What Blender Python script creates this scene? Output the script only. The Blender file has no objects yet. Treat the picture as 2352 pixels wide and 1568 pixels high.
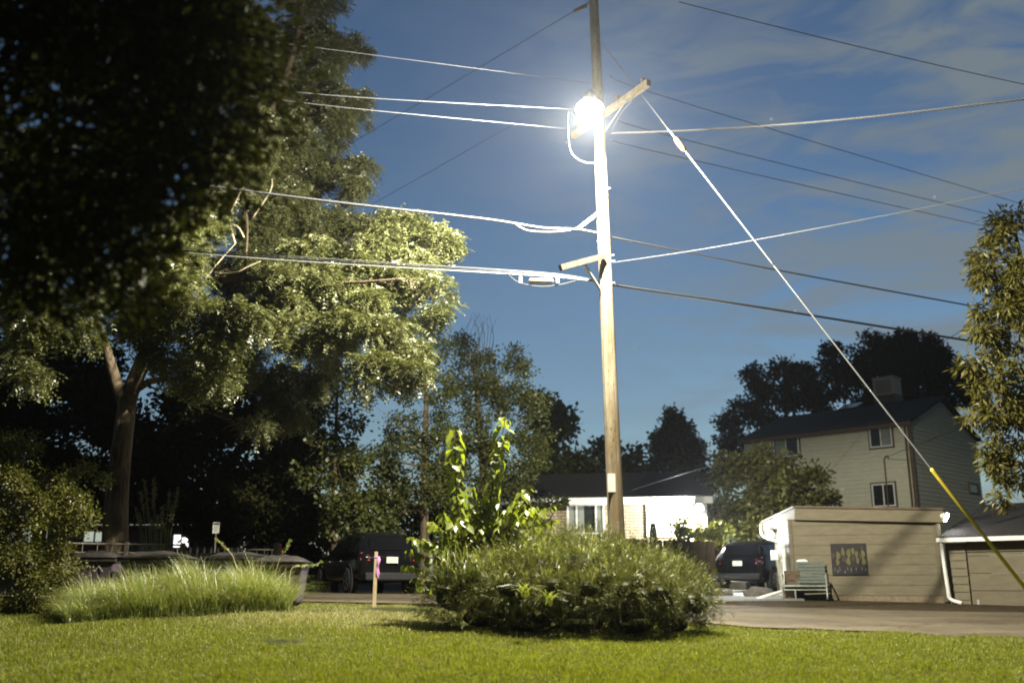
import bpy, bmesh, math, random
import numpy as np
from mathutils import Vector, Matrix

random.seed(7)
RNG = np.random.default_rng(11)
C = bpy.context.scene.collection
R = math.radians
# light levels
LAMP_W, FLOOD_W, LAMP_COL = 19000.0, 2600.0, (1.0, 0.95, 0.80)
HAZE = 0.00023
SKY_STR = 0.082
SKY_TINT = (0.67, 0.82, 1.05, 1)
CLOUD = (3.1, 3.8, 4.3, 1)
EXPO = -0.15
DENOISE = True

random.seed(7)
RNG = np.random.default_rng(11)
C = bpy.context.scene.collection
R = math.radians

# ------------------------------------------------------------------ camera model
# image units: a 2352 x 1568 frame; the eye is 1.05 m above the near lawn, tilted up 14 degrees
FOC, CX, CY, EYE, TILT = 2217.0, 1176.0, 784.0, 1.05, R(14.08)
ct, st = math.cos(TILT), math.sin(TILT)

def P(px, py, Y):
    u, v = (px - CX) / FOC, (CY - py) / FOC
    t = Y / (ct - v * st)
    return Vector((u * t, Y, EYE + t * (st + v * ct)))

def S(py, Y):
    """image units per metre at that place"""
    v = (CY - py) / FOC
    return FOC / (Y / (ct - v * st))

# ------------------------------------------------------------------ terrain
_ctl = []
def _c(px, py, Y):
    p = P(px, py, Y); _ctl.append((p.x, p.y, p.z))
for px in range(-400, 2900, 300):
    _c(px, 1568, 10.6)
for X in range(-12, 14, 3):
    for Y in (0, 4, 7):
        _ctl.append((X, Y, 0.0))
for X in (-24, -18, 18, 24):
    for Y in (0, 6, 12):
        _ctl.append((X, Y, 0.05))
for a in ((0, 1462, 15), (150, 1441, 16.2), (350, 1432, 16.8), (520, 1420, 17.2), (690, 1394, 18.2), (860, 1377, 19.8),
          (1000, 1378, 20.2), (1000, 1440, 16.4), (760, 1440, 15.6), (1250, 1447, 16.4), (1480, 1452, 16.4), (1620, 1452, 16.6),
          (500, 1490, 13), (900, 1490, 13.2), (1400, 1505, 12.8), (1900, 1510, 12.8), (2352, 1524, 12.8), (0, 1500, 12.8),
          (2320, 1477, 16.6), (1980, 1460, 17.2), (1640, 1447, 17.8), (2320, 1437, 20), (1980, 1425, 20.8), (1640, 1412, 21.5),
          (2320, 1397, 24), (1980, 1388, 25), (1640, 1379, 26), (2320, 1388, 26), (1820, 1374, 28), (1300, 1372, 24), (1300, 1368, 28),
          (860, 1363, 26.5), (700, 1363, 26.5), (400, 1372, 20.5), (400, 1366, 25), (150, 1372, 20.5), (150, 1366, 26), (600, 1374, 20.5),
          (1250, 1400, 20.5), (1500, 1412, 20.5)):
    _c(*a)
for X in range(-40, 50, 6):
    for Y in (31, 35, 40):
        _ctl.append((X, Y, 0.78))
    for Y in (48, 60, 80, 120, 200, 350):
        _ctl.append((X, Y, 1.3))
_K = np.array(_ctl)

def Gn(x, y):
    x = np.asarray(x, float); y = np.asarray(y, float)
    out = np.zeros(x.shape); wsum = np.zeros(x.shape)
    sg = 1.5 + 0.05 * np.clip(y, 0, 100)
    for cx, cy, cz in _K:
        d2 = (x - cx) ** 2 + (y - cy) ** 2
        w = np.exp(-d2 / (2 * sg * sg)) + 1e-5 / (1 + d2)
        out += w * cz; wsum += w
    rel = 0.022 * np.sin(1.7 * x + 0.6 * y) * np.sin(1.35 * y - 0.4 * x) + 0.012 * np.sin(3.9 * x - 1.1 * y + 1.0)
    return out / wsum + rel * np.clip((21 - y) / 2, 0, 1) * np.clip((y - 6) / 3, 0, 1)

def G(x, y):
    return float(Gn(np.array([x]), np.array([y]))[0])

def onG(px, Y, py=1370):
    p = P(px, py, Y); return Vector((p.x, Y, G(p.x, Y)))

# ------------------------------------------------------------------ tags and building blocks
def tag(o, label=None, cat=None, group=None, kind=None):
    if label: o['label'] = label
    if cat: o['category'] = cat
    if group: o['group'] = group
    if kind: o['kind'] = kind
    return o

def thing(name, label, cat, loc=(0, 0, 0), rz=0.0, group=None):
    o = bpy.data.objects.new(name, None); C.objects.link(o)
    o.location = loc; o.rotation_euler = (0, 0, rz); o.empty_display_size = 0.2
    return tag(o, label, cat, group)

def copy_tree(o, parent=None):
    c = o.copy(); C.objects.link(c)
    if parent: c.parent = parent
    for ch in list(o.children):
        copy_tree(ch, c)
    return c

def link_mesh(name, me, mat, parent=None, smooth=False):
    ob = bpy.data.objects.new(name, me); C.objects.link(ob)
    if mat: me.materials.append(mat)
    if parent: ob.parent = parent
    if smooth:
        me.polygons.foreach_set('use_smooth', [True] * len(me.polygons))
    return ob

def np_obj(name, verts, faces, mat, parent=None, origin=(0, 0, 0), smooth=False):
    verts = np.asarray(verts, np.float32) - np.asarray(origin, np.float32)
    faces = np.asarray(faces, np.int32); k = faces.shape[1]; n = len(faces)
    me = bpy.data.meshes.new(name)
    me.vertices.add(len(verts)); me.vertices.foreach_set('co', verts.ravel())
    me.loops.add(n * k); me.loops.foreach_set('vertex_index', faces.ravel())
    me.polygons.add(n)
    me.polygons.foreach_set('loop_start', np.arange(0, n * k, k, dtype=np.int32))
    me.polygons.foreach_set('loop_total', np.full(n, k, np.int32))
    me.update(calc_edges=True)
    return link_mesh(name, me, mat, parent, smooth)

class MB:
    def __init__(self): self.v = []; self.f = []
    def add(self, vs, fs):
        o = len(self.v); self.v += [tuple(v) for v in vs]; self.f += [tuple(i + o for i in f) for f in fs]; return self
    def box(self, lo, hi, M=None):
        x0, y0, z0 = lo; x1, y1, z1 = hi
        vs = [Vector(p) for p in ((x0, y0, z0), (x1, y0, z0), (x1, y1, z0), (x0, y1, z0), (x0, y0, z1), (x1, y0, z1), (x1, y1, z1), (x0, y1, z1))]
        if M is not None: vs = [M @ v for v in vs]
        return self.add(vs, [(0, 3, 2, 1), (4, 5, 6, 7), (0, 1, 5, 4), (1, 2, 6, 5), (2, 3, 7, 6), (3, 0, 4, 7)])
    def bar(self, a, b, w, h, up=(0, 0, 1)):
        a, b = Vector(a), Vector(b); d = (b - a).normalized(); up = Vector(up)
        s = d.cross(up)
        if s.length < 1e-4: s = d.cross(Vector((0, 1, 0)))
        s.normalize(); t = s.cross(d).normalized()
        q = [s * (i * w / 2) + t * (j * h / 2) for i, j in ((-1, -1), (1, -1), (1, 1), (-1, 1))]
        return self.add([a + p for p in q] + [b + p for p in q], [(3, 2, 1, 0), (4, 5, 6, 7), (0, 1, 5, 4), (1, 2, 6, 5), (2, 3, 7, 6), (3, 0, 4, 7)])
    def tube(self, pts, r, n=8, cap=True):
        pts = [Vector(p) for p in pts]
        rr = r if isinstance(r, (list, tuple)) else [r] * len(pts)
        o = len(self.v); prev = None
        for i, p in enumerate(pts):
            d = (pts[min(i + 1, len(pts) - 1)] - pts[max(i - 1, 0)]).normalized()
            if prev is None:
                s = d.orthogonal().normalized()
            else:
                s = (prev - d * prev.dot(d))
                s = s.normalized() if s.length > 1e-5 else d.orthogonal().normalized()
            prev = s; t = d.cross(s)
            for k in range(n):
                a = 2 * math.pi * k / n
                self.v.append(tuple(p + (s * math.cos(a) + t * math.sin(a)) * rr[i]))
        for i in range(len(pts) - 1):
            for k in range(n):
                a, b = o + i * n + k, o + i * n + (k + 1) % n
                self.f.append((a, b, b + n, a + n))
        if cap:
            self.f.append(tuple(o + k for k in range(n))[::-1]); e = o + (len(pts) - 1) * n
            self.f.append(tuple(e + k for k in range(n)))
        return self
    def lathe(self, prof, n=20, M=None):
        """profile of (radius, z) spun about the z axis"""
        o = len(self.v)
        for r_, z in prof:
            for k in range(n):
                a = 2 * math.pi * k / n; p = Vector((r_ * math.cos(a), r_ * math.sin(a), z))
                self.v.append(tuple(M @ p if M is not None else p))
        for i in range(len(prof) - 1):
            for k in range(n):
                a, b = o + i * n + k, o + i * n + (k + 1) % n
                self.f.append((a, b, b + n, a + n))
        self.f.append(tuple(o + k for k in range(n))[::-1]); e = o + (len(prof) - 1) * n
        self.f.append(tuple(e + k for k in range(n)))
        return self
    def prism(self, poly, ext):
        """planar polygon swept along a vector"""
        poly = [Vector(p) for p in poly]; ext = Vector(ext); n = len(poly)
        return self.add(poly + [p + ext for p in poly], [tuple(range(n))[::-1], tuple(range(n, 2 * n))] + [(i, (i + 1) % n, n + (i + 1) % n, n + i) for i in range(n)])
    def build(self, name, mat, parent=None, smooth=False, bevel=0.0):
        me = bpy.data.meshes.new(name); me.from_pydata(self.v, [], self.f); me.validate(); me.update()
        bm = bmesh.new(); bm.from_mesh(me); bmesh.ops.recalc_face_normals(bm, faces=bm.faces); bm.to_mesh(me); bm.free()
        ob = link_mesh(name, me, mat, parent, smooth)
        if bevel:
            m = ob.modifiers.new('bevel', 'BEVEL'); m.width = bevel; m.segments = 2; m.limit_method = 'ANGLE'
        return ob

def spline(pts, n=8):
    pts = [Vector(p) for p in pts]
    if len(pts) < 3: return pts
    out = []
    for i in range(len(pts) - 1):
        p0, p1, p2, p3 = pts[max(i - 1, 0)], pts[i], pts[i + 1], pts[min(i + 2, len(pts) - 1)]
        for k in range(n):
            t = k / n
            out.append(0.5 * ((2 * p1) + (p2 - p0) * t + (2 * p0 - 5 * p1 + 4 * p2 - p3) * t * t + (3 * p1 - p0 - 3 * p2 + p3) * t ** 3))
    out.append(pts[-1]); return out

def lerp(a, b, t): return a + (b - a) * t

# ------------------------------------------------------------------ materials
class NT:
    def __init__(self, name):
        self.m = bpy.data.materials.new(name); self.m.use_nodes = True
        self.t = self.m.node_tree; self.t.nodes.clear()
        self.out = self.n('ShaderNodeOutputMaterial')
    def n(self, typ, **kw):
        nd = self.t.nodes.new(typ)
        for k, v in kw.items(): setattr(nd, k, v)
        return nd
    def l(self, a, b): self.t.links.new(a, b)
    def ramp(self, fac, stops):
        r_ = self.n('ShaderNodeValToRGB'); e = r_.color_ramp.elements
        while len(e) < len(stops): e.new(0.5)
        for i, (p, c) in enumerate(stops):
            e[i].position = p; e[i].color = (*c, 1) if len(c) == 3 else c
        self.l(fac, r_.inputs[0]); return r_.outputs[0]
    def noise(self, scale, detail=4, rough=0.6, stretch=None, coord='Object', dist=0.0):
        tc = self.n('ShaderNodeTexCoord'); src = tc.outputs[coord]
        if stretch:
            mp = self.n('ShaderNodeMapping'); mp.inputs['Scale'].default_value = stretch; self.l(src, mp.inputs[0]); src = mp.outputs[0]
        no = self.n('ShaderNodeTexNoise'); no.inputs['Scale'].default_value = scale; no.inputs['Detail'].default_value = detail
        no.inputs['Roughness'].default_value = rough; no.inputs['Distortion'].default_value = dist
        self.l(src, no.inputs['Vector']); return no.outputs['Fac']
    def bsdf(self, col, rough=0.6, metal=0.0, spec=0.4, bump=None, bdist=0.01, bstr=0.6, coat=0.0):
        b = self.n('ShaderNodeBsdfPrincipled')
        if isinstance(col, (tuple, list)): b.inputs['Base Color'].default_value = (*col[:3], 1)
        else: self.l(col, b.inputs['Base Color'])
        if isinstance(rough, (int, float)): b.inputs['Roughness'].default_value = rough
        else: self.l(rough, b.inputs['Roughness'])
        b.inputs['Metallic'].default_value = metal; b.inputs['Specular IOR Level'].default_value = spec
        b.inputs['Coat Weight'].default_value = coat
        if bump is not None:
            bp = self.n('ShaderNodeBump'); bp.inputs['Distance'].default_value = bdist; bp.inputs['Strength'].default_value = bstr
            self.l(bump, bp.inputs['Height']); self.l(bp.outputs[0], b.inputs['Normal'])
        self.l(b.outputs[0], self.out.inputs[0]); return self.m

def mat_noise(name, c0, c1, scale=6, rough=0.7, stretch=None, bump=0.0, metal=0.0, spec=0.35, detail=5, lo=0.35, hi=0.68):
    t = NT(name); f = t.noise(scale, detail, 0.62, stretch)
    return t.bsdf(t.ramp(f, [(lo, c0), (hi, c1)]), rough, metal, spec, f if bump else None, bump or 0.01)

def mat_leaf(name, cols, transl=0.3, gloss=0.06, grough=0.4, tcol=None):
    t = NT(name); geo = t.n('ShaderNodeNewGeometry')
    n = len(cols); col = t.ramp(geo.outputs['Random Per Island'], [(i / max(1, n - 1), c) for i, c in enumerate(cols)])
    d = t.n('ShaderNodeBsdfDiffuse'); t.l(col, d.inputs[0])
    tr = t.n('ShaderNodeBsdfTranslucent')
    hs = t.n('ShaderNodeMixRGB', blend_type='MULTIPLY'); hs.inputs[0].default_value = 1.0; hs.inputs[2].default_value = (*(tcol or (1.5, 1.6, 0.5)), 1)
    t.l(col, hs.inputs[1]); t.l(hs.outputs[0], tr.inputs[0])
    m = t.n('ShaderNodeMixShader'); m.inputs[0].default_value = transl; t.l(d.outputs[0], m.inputs[1]); t.l(tr.outputs[0], m.inputs[2])
    g = t.n('ShaderNodeBsdfGlossy'); g.inputs['Roughness'].default_value = grough; g.inputs[0].default_value = (0.9, 0.9, 0.85, 1)
    m2 = t.n('ShaderNodeMixShader'); m2.inputs[0].default_value = gloss; t.l(m.outputs[0], m2.inputs[1]); t.l(g.outputs[0], m2.inputs[2])
    t.l(m2.outputs[0], t.out.inputs[0]); return t.m

def mat_turf():
    """lawn blades: green, straw-coloured where the turf is worn"""
    m = mat_leaf('lawn_blade', [(0.14, 0.166, 0.013), (0.19, 0.212, 0.018), (0.25, 0.258, 0.03), (0.33, 0.30, 0.09)], 0.35, 0.03, 0.5); t = m.node_tree
    nd = lambda k: t.nodes.new(k)
    ramp = [n for n in t.nodes if n.type == 'VALTORGB'][0]; outs = [l.to_socket for l in ramp.outputs[0].links]
    geo = nd('ShaderNodeNewGeometry'); sb = nd('ShaderNodeVectorMath'); sb.operation = 'SUBTRACT'; sb.inputs[1].default_value = (-2.1, 17.9, 0); t.links.new(geo.outputs['Position'], sb.inputs[0])
    ml = nd('ShaderNodeVectorMath'); ml.operation = 'MULTIPLY'; ml.inputs[1].default_value = (0.30, 0.42, 0); t.links.new(sb.outputs[0], ml.inputs[0])
    ln = nd('ShaderNodeVectorMath'); ln.operation = 'LENGTH'; t.links.new(ml.outputs[0], ln.inputs[0])
    no = nd('ShaderNodeTexNoise'); no.inputs['Scale'].default_value = 1.6; no.inputs['Detail'].default_value = 5; t.links.new(geo.outputs['Position'], no.inputs['Vector'])
    mr = nd('ShaderNodeMapRange'); mr.inputs['From Min'].default_value = 1.25; mr.inputs['From Max'].default_value = 0.55; mr.inputs['To Max'].default_value = 0.85; t.links.new(ln.outputs['Value'], mr.inputs['Value'])
    r2 = nd('ShaderNodeValToRGB'); r2.color_ramp.elements[0].position = 0.5; r2.color_ramp.elements[1].position = 0.72; t.links.new(no.outputs['Fac'], r2.inputs[0])
    ad = nd('ShaderNodeMath'); ad.operation = 'MULTIPLY_ADD'; ad.inputs[1].default_value = 0.22; t.links.new(r2.outputs[0], ad.inputs[0]); t.links.new(mr.outputs[0], ad.inputs[2]); ad.use_clamp = True
    mx = nd('ShaderNodeMixRGB'); mx.inputs[2].default_value = (0.42, 0.37, 0.19, 1); t.links.new(ad.outputs[0], mx.inputs[0]); t.links.new(ramp.outputs[0], mx.inputs[1])
    for s in outs: t.links.new(mx.outputs[0], s)
    return m

def mat_road():
    t = NT('worn_asphalt'); f = t.noise(45, 8, 0.65); f2 = t.noise(0.45, 4, 0.55, (0.5, 1.4, 1)); f3 = t.noise(3.0, 4, 0.6)
    base = t.ramp(f, [(0.34, (0.085, 0.068, 0.040)), (0.66, (0.165, 0.134, 0.086))]); patch = t.ramp(f2, [(0.40, (0.70, 0.68, 0.64)), (0.58, (1.05, 1.05, 1.05))]); st_ = t.ramp(f3, [(0.30, (0.7, 0.68, 0.62)), (0.5, (1, 1, 1))])
    tc = t.n('ShaderNodeTexCoord'); vo = t.n('ShaderNodeTexVoronoi'); vo.feature = 'DISTANCE_TO_EDGE'; vo.inputs['Scale'].default_value = 0.42; nz = t.n('ShaderNodeTexNoise'); nz.inputs['Scale'].default_value = 1.5; nz.inputs['Detail'].default_value = 5
    mxv = t.n('ShaderNodeMixRGB'); mxv.inputs[0].default_value = 0.35; t.l(tc.outputs['Object'], nz.inputs['Vector']); t.l(tc.outputs['Object'], mxv.inputs[1]); t.l(nz.outputs['Color'], mxv.inputs[2]); t.l(mxv.outputs[0], vo.inputs['Vector'])
    crack = t.ramp(vo.outputs['Distance'], [(0.002, (0.55, 0.52, 0.48)), (0.008, (1, 1, 1))]); cur = base
    for x in (patch, st_, crack):
        m = t.n('ShaderNodeMixRGB', blend_type='MULTIPLY'); m.inputs[0].default_value = 1; t.l(cur, m.inputs[1]); t.l(x, m.inputs[2]); cur = m.outputs[0]
    return t.bsdf(cur, 0.92, 0, 0.25, f, 0.006, 0.7)

def mat_emit(name, col, strength):
    t = NT(name); e = t.n('ShaderNodeEmission'); e.inputs[0].default_value = (*col, 1); e.inputs[1].default_value = strength
    t.l(e.outputs[0], t.out.inputs[0]); t.m.cycles.emission_sampling = 'NONE'; return t.m

def mat_brick():
    t = NT('brick'); tc = t.n('ShaderNodeTexCoord'); sp = t.n('ShaderNodeSeparateXYZ'); cb = t.n('ShaderNodeCombineXYZ')
    t.l(tc.outputs['Object'], sp.inputs[0]); t.l(sp.outputs[0], cb.inputs[0]); t.l(sp.outputs[2], cb.inputs[1])
    b = t.n('ShaderNodeTexBrick'); t.l(cb.outputs[0], b.inputs['Vector'])
    b.inputs['Color1'].default_value = (0.42, 0.35, 0.235, 1); b.inputs['Color2'].default_value = (0.33, 0.265, 0.17, 1)
    b.inputs['Mortar'].default_value = (0.12, 0.10, 0.07, 1); b.inputs['Scale'].default_value = 1.0
    b.inputs['Brick Width'].default_value = 0.30; b.inputs['Row Height'].default_value = 0.11; b.inputs['Mortar Size'].default_value = 0.014
    return t.bsdf(b.outputs[0], 0.9, 0, 0.2, b.outputs['Fac'], -0.01, 0.5)

def mat_pole():
    t = NT('weathered_pole_wood')
    f = t.noise(9, 6, 0.65, (1, 1, 0.06)); f2 = t.noise(2.2, 5, 0.6, (1, 1, 0.35)); f3 = t.noise(28, 3, 0.6, (1, 1, 0.35))
    a = t.ramp(f, [(0.3, (0.10, 0.075, 0.045)), (0.46, (0.235, 0.203, 0.138)), (0.72, (0.32, 0.28, 0.195))])
    b = t.ramp(f2, [(0.38, (0.62, 0.52, 0.40)), (0.6, (1, 1, 1))])
    c = t.ramp(f3, [(0.30, (0.25, 0.2, 0.15)), (0.37, (1, 1, 1))])
    m1 = t.n('ShaderNodeMixRGB', blend_type='MULTIPLY'); m1.inputs[0].default_value = 1; t.l(a, m1.inputs[1]); t.l(b, m1.inputs[2])
    m2 = t.n('ShaderNodeMixRGB', blend_type='MULTIPLY'); m2.inputs[0].default_value = 1; t.l(m1.outputs[0], m2.inputs[1]); t.l(c, m2.inputs[2])
    return t.bsdf(m2.outputs[0], 0.9, 0, 0.15, f, 0.02, 0.8)

def mat_bark():
    t = NT('tree_bark'); f = t.noise(7, 6, 0.7, (1, 1, 0.16), dist=0.6)
    return t.bsdf(t.ramp(f, [(0.36, (0.035, 0.025, 0.014)), (0.5, (0.11, 0.085, 0.054)), (0.7, (0.17, 0.132, 0.086))]), 0.95, 0, 0.1, f, 0.06, 1.0)

def mat_lawn():
    t = NT('lawn_soil'); f = t.noise(0.55, 5, 0.62); f2 = t.noise(9, 4, 0.6)
    a = t.ramp(f, [(0.32, (0.055, 0.06, 0.014)), (0.52, (0.07, 0.08, 0.016)), (0.72, (0.12, 0.10, 0.045))])
    b = t.ramp(f2, [(0.3, (0.55, 0.55, 0.5)), (0.7, (1.1, 1.1, 1.1))])
    m = t.n('ShaderNodeMixRGB', blend_type='MULTIPLY'); m.inputs[0].default_value = 1; t.l(a, m.inputs[1]); t.l(b, m.inputs[2])
    # bare dirt beyond the lane
    geo = t.n('ShaderNodeNewGeometry'); sp = t.n('ShaderNodeSeparateXYZ'); t.l(geo.outputs['Position'], sp.inputs[0])
    mr = t.n('ShaderNodeMapRange'); mr.inputs['From Min'].default_value = 20.3; mr.inputs['From Max'].default_value = 21.2; t.l(sp.outputs['Y'], mr.inputs['Value'])
    d = t.ramp(f2, [(0.35, (0.032, 0.024, 0.012)), (0.65, (0.075, 0.055, 0.03))]); m2 = t.n('ShaderNodeMixRGB'); t.l(mr.outputs[0], m2.inputs[0]); t.l(m.outputs[0], m2.inputs[1]); t.l(d, m2.inputs[2])
    cur = m2.outputs[0]
    for px, py, Y, rx, ry in ((655, 1470, 14.1, 0.30, 0.34), (915, 1390, 19.0, 0.75, 0.55)):   # bare-soil hollows, their inner shade painted in as dark colour
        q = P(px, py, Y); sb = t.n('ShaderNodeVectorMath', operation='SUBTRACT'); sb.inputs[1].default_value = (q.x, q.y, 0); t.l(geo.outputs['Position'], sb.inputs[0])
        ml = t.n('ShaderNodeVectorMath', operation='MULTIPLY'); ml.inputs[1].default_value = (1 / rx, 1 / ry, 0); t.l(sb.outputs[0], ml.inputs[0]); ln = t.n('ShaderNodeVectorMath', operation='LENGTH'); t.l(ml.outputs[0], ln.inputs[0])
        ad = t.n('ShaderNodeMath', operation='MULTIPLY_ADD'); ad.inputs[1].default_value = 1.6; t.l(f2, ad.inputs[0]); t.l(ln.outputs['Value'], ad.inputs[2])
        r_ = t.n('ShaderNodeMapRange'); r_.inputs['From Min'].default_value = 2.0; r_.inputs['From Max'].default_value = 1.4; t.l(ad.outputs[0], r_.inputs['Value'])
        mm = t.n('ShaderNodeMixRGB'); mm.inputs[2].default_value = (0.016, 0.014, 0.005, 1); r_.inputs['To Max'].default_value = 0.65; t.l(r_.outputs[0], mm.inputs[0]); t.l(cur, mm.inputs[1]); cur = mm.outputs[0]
    return t.bsdf(cur, 0.95, 0, 0.1, f2, 0.03, 0.8)

def mat_glass(name, col=(0.02, 0.024, 0.022), rough=0.06, spec=0.8):
    t = NT(name); f = t.noise(1.5, 2, 0.5)
    return t.bsdf(t.ramp(f, [(0.3, tuple(0.8 * c for c in col)), (0.7, tuple(1.2 * c for c in col))]), rough, 0, spec)

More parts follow.
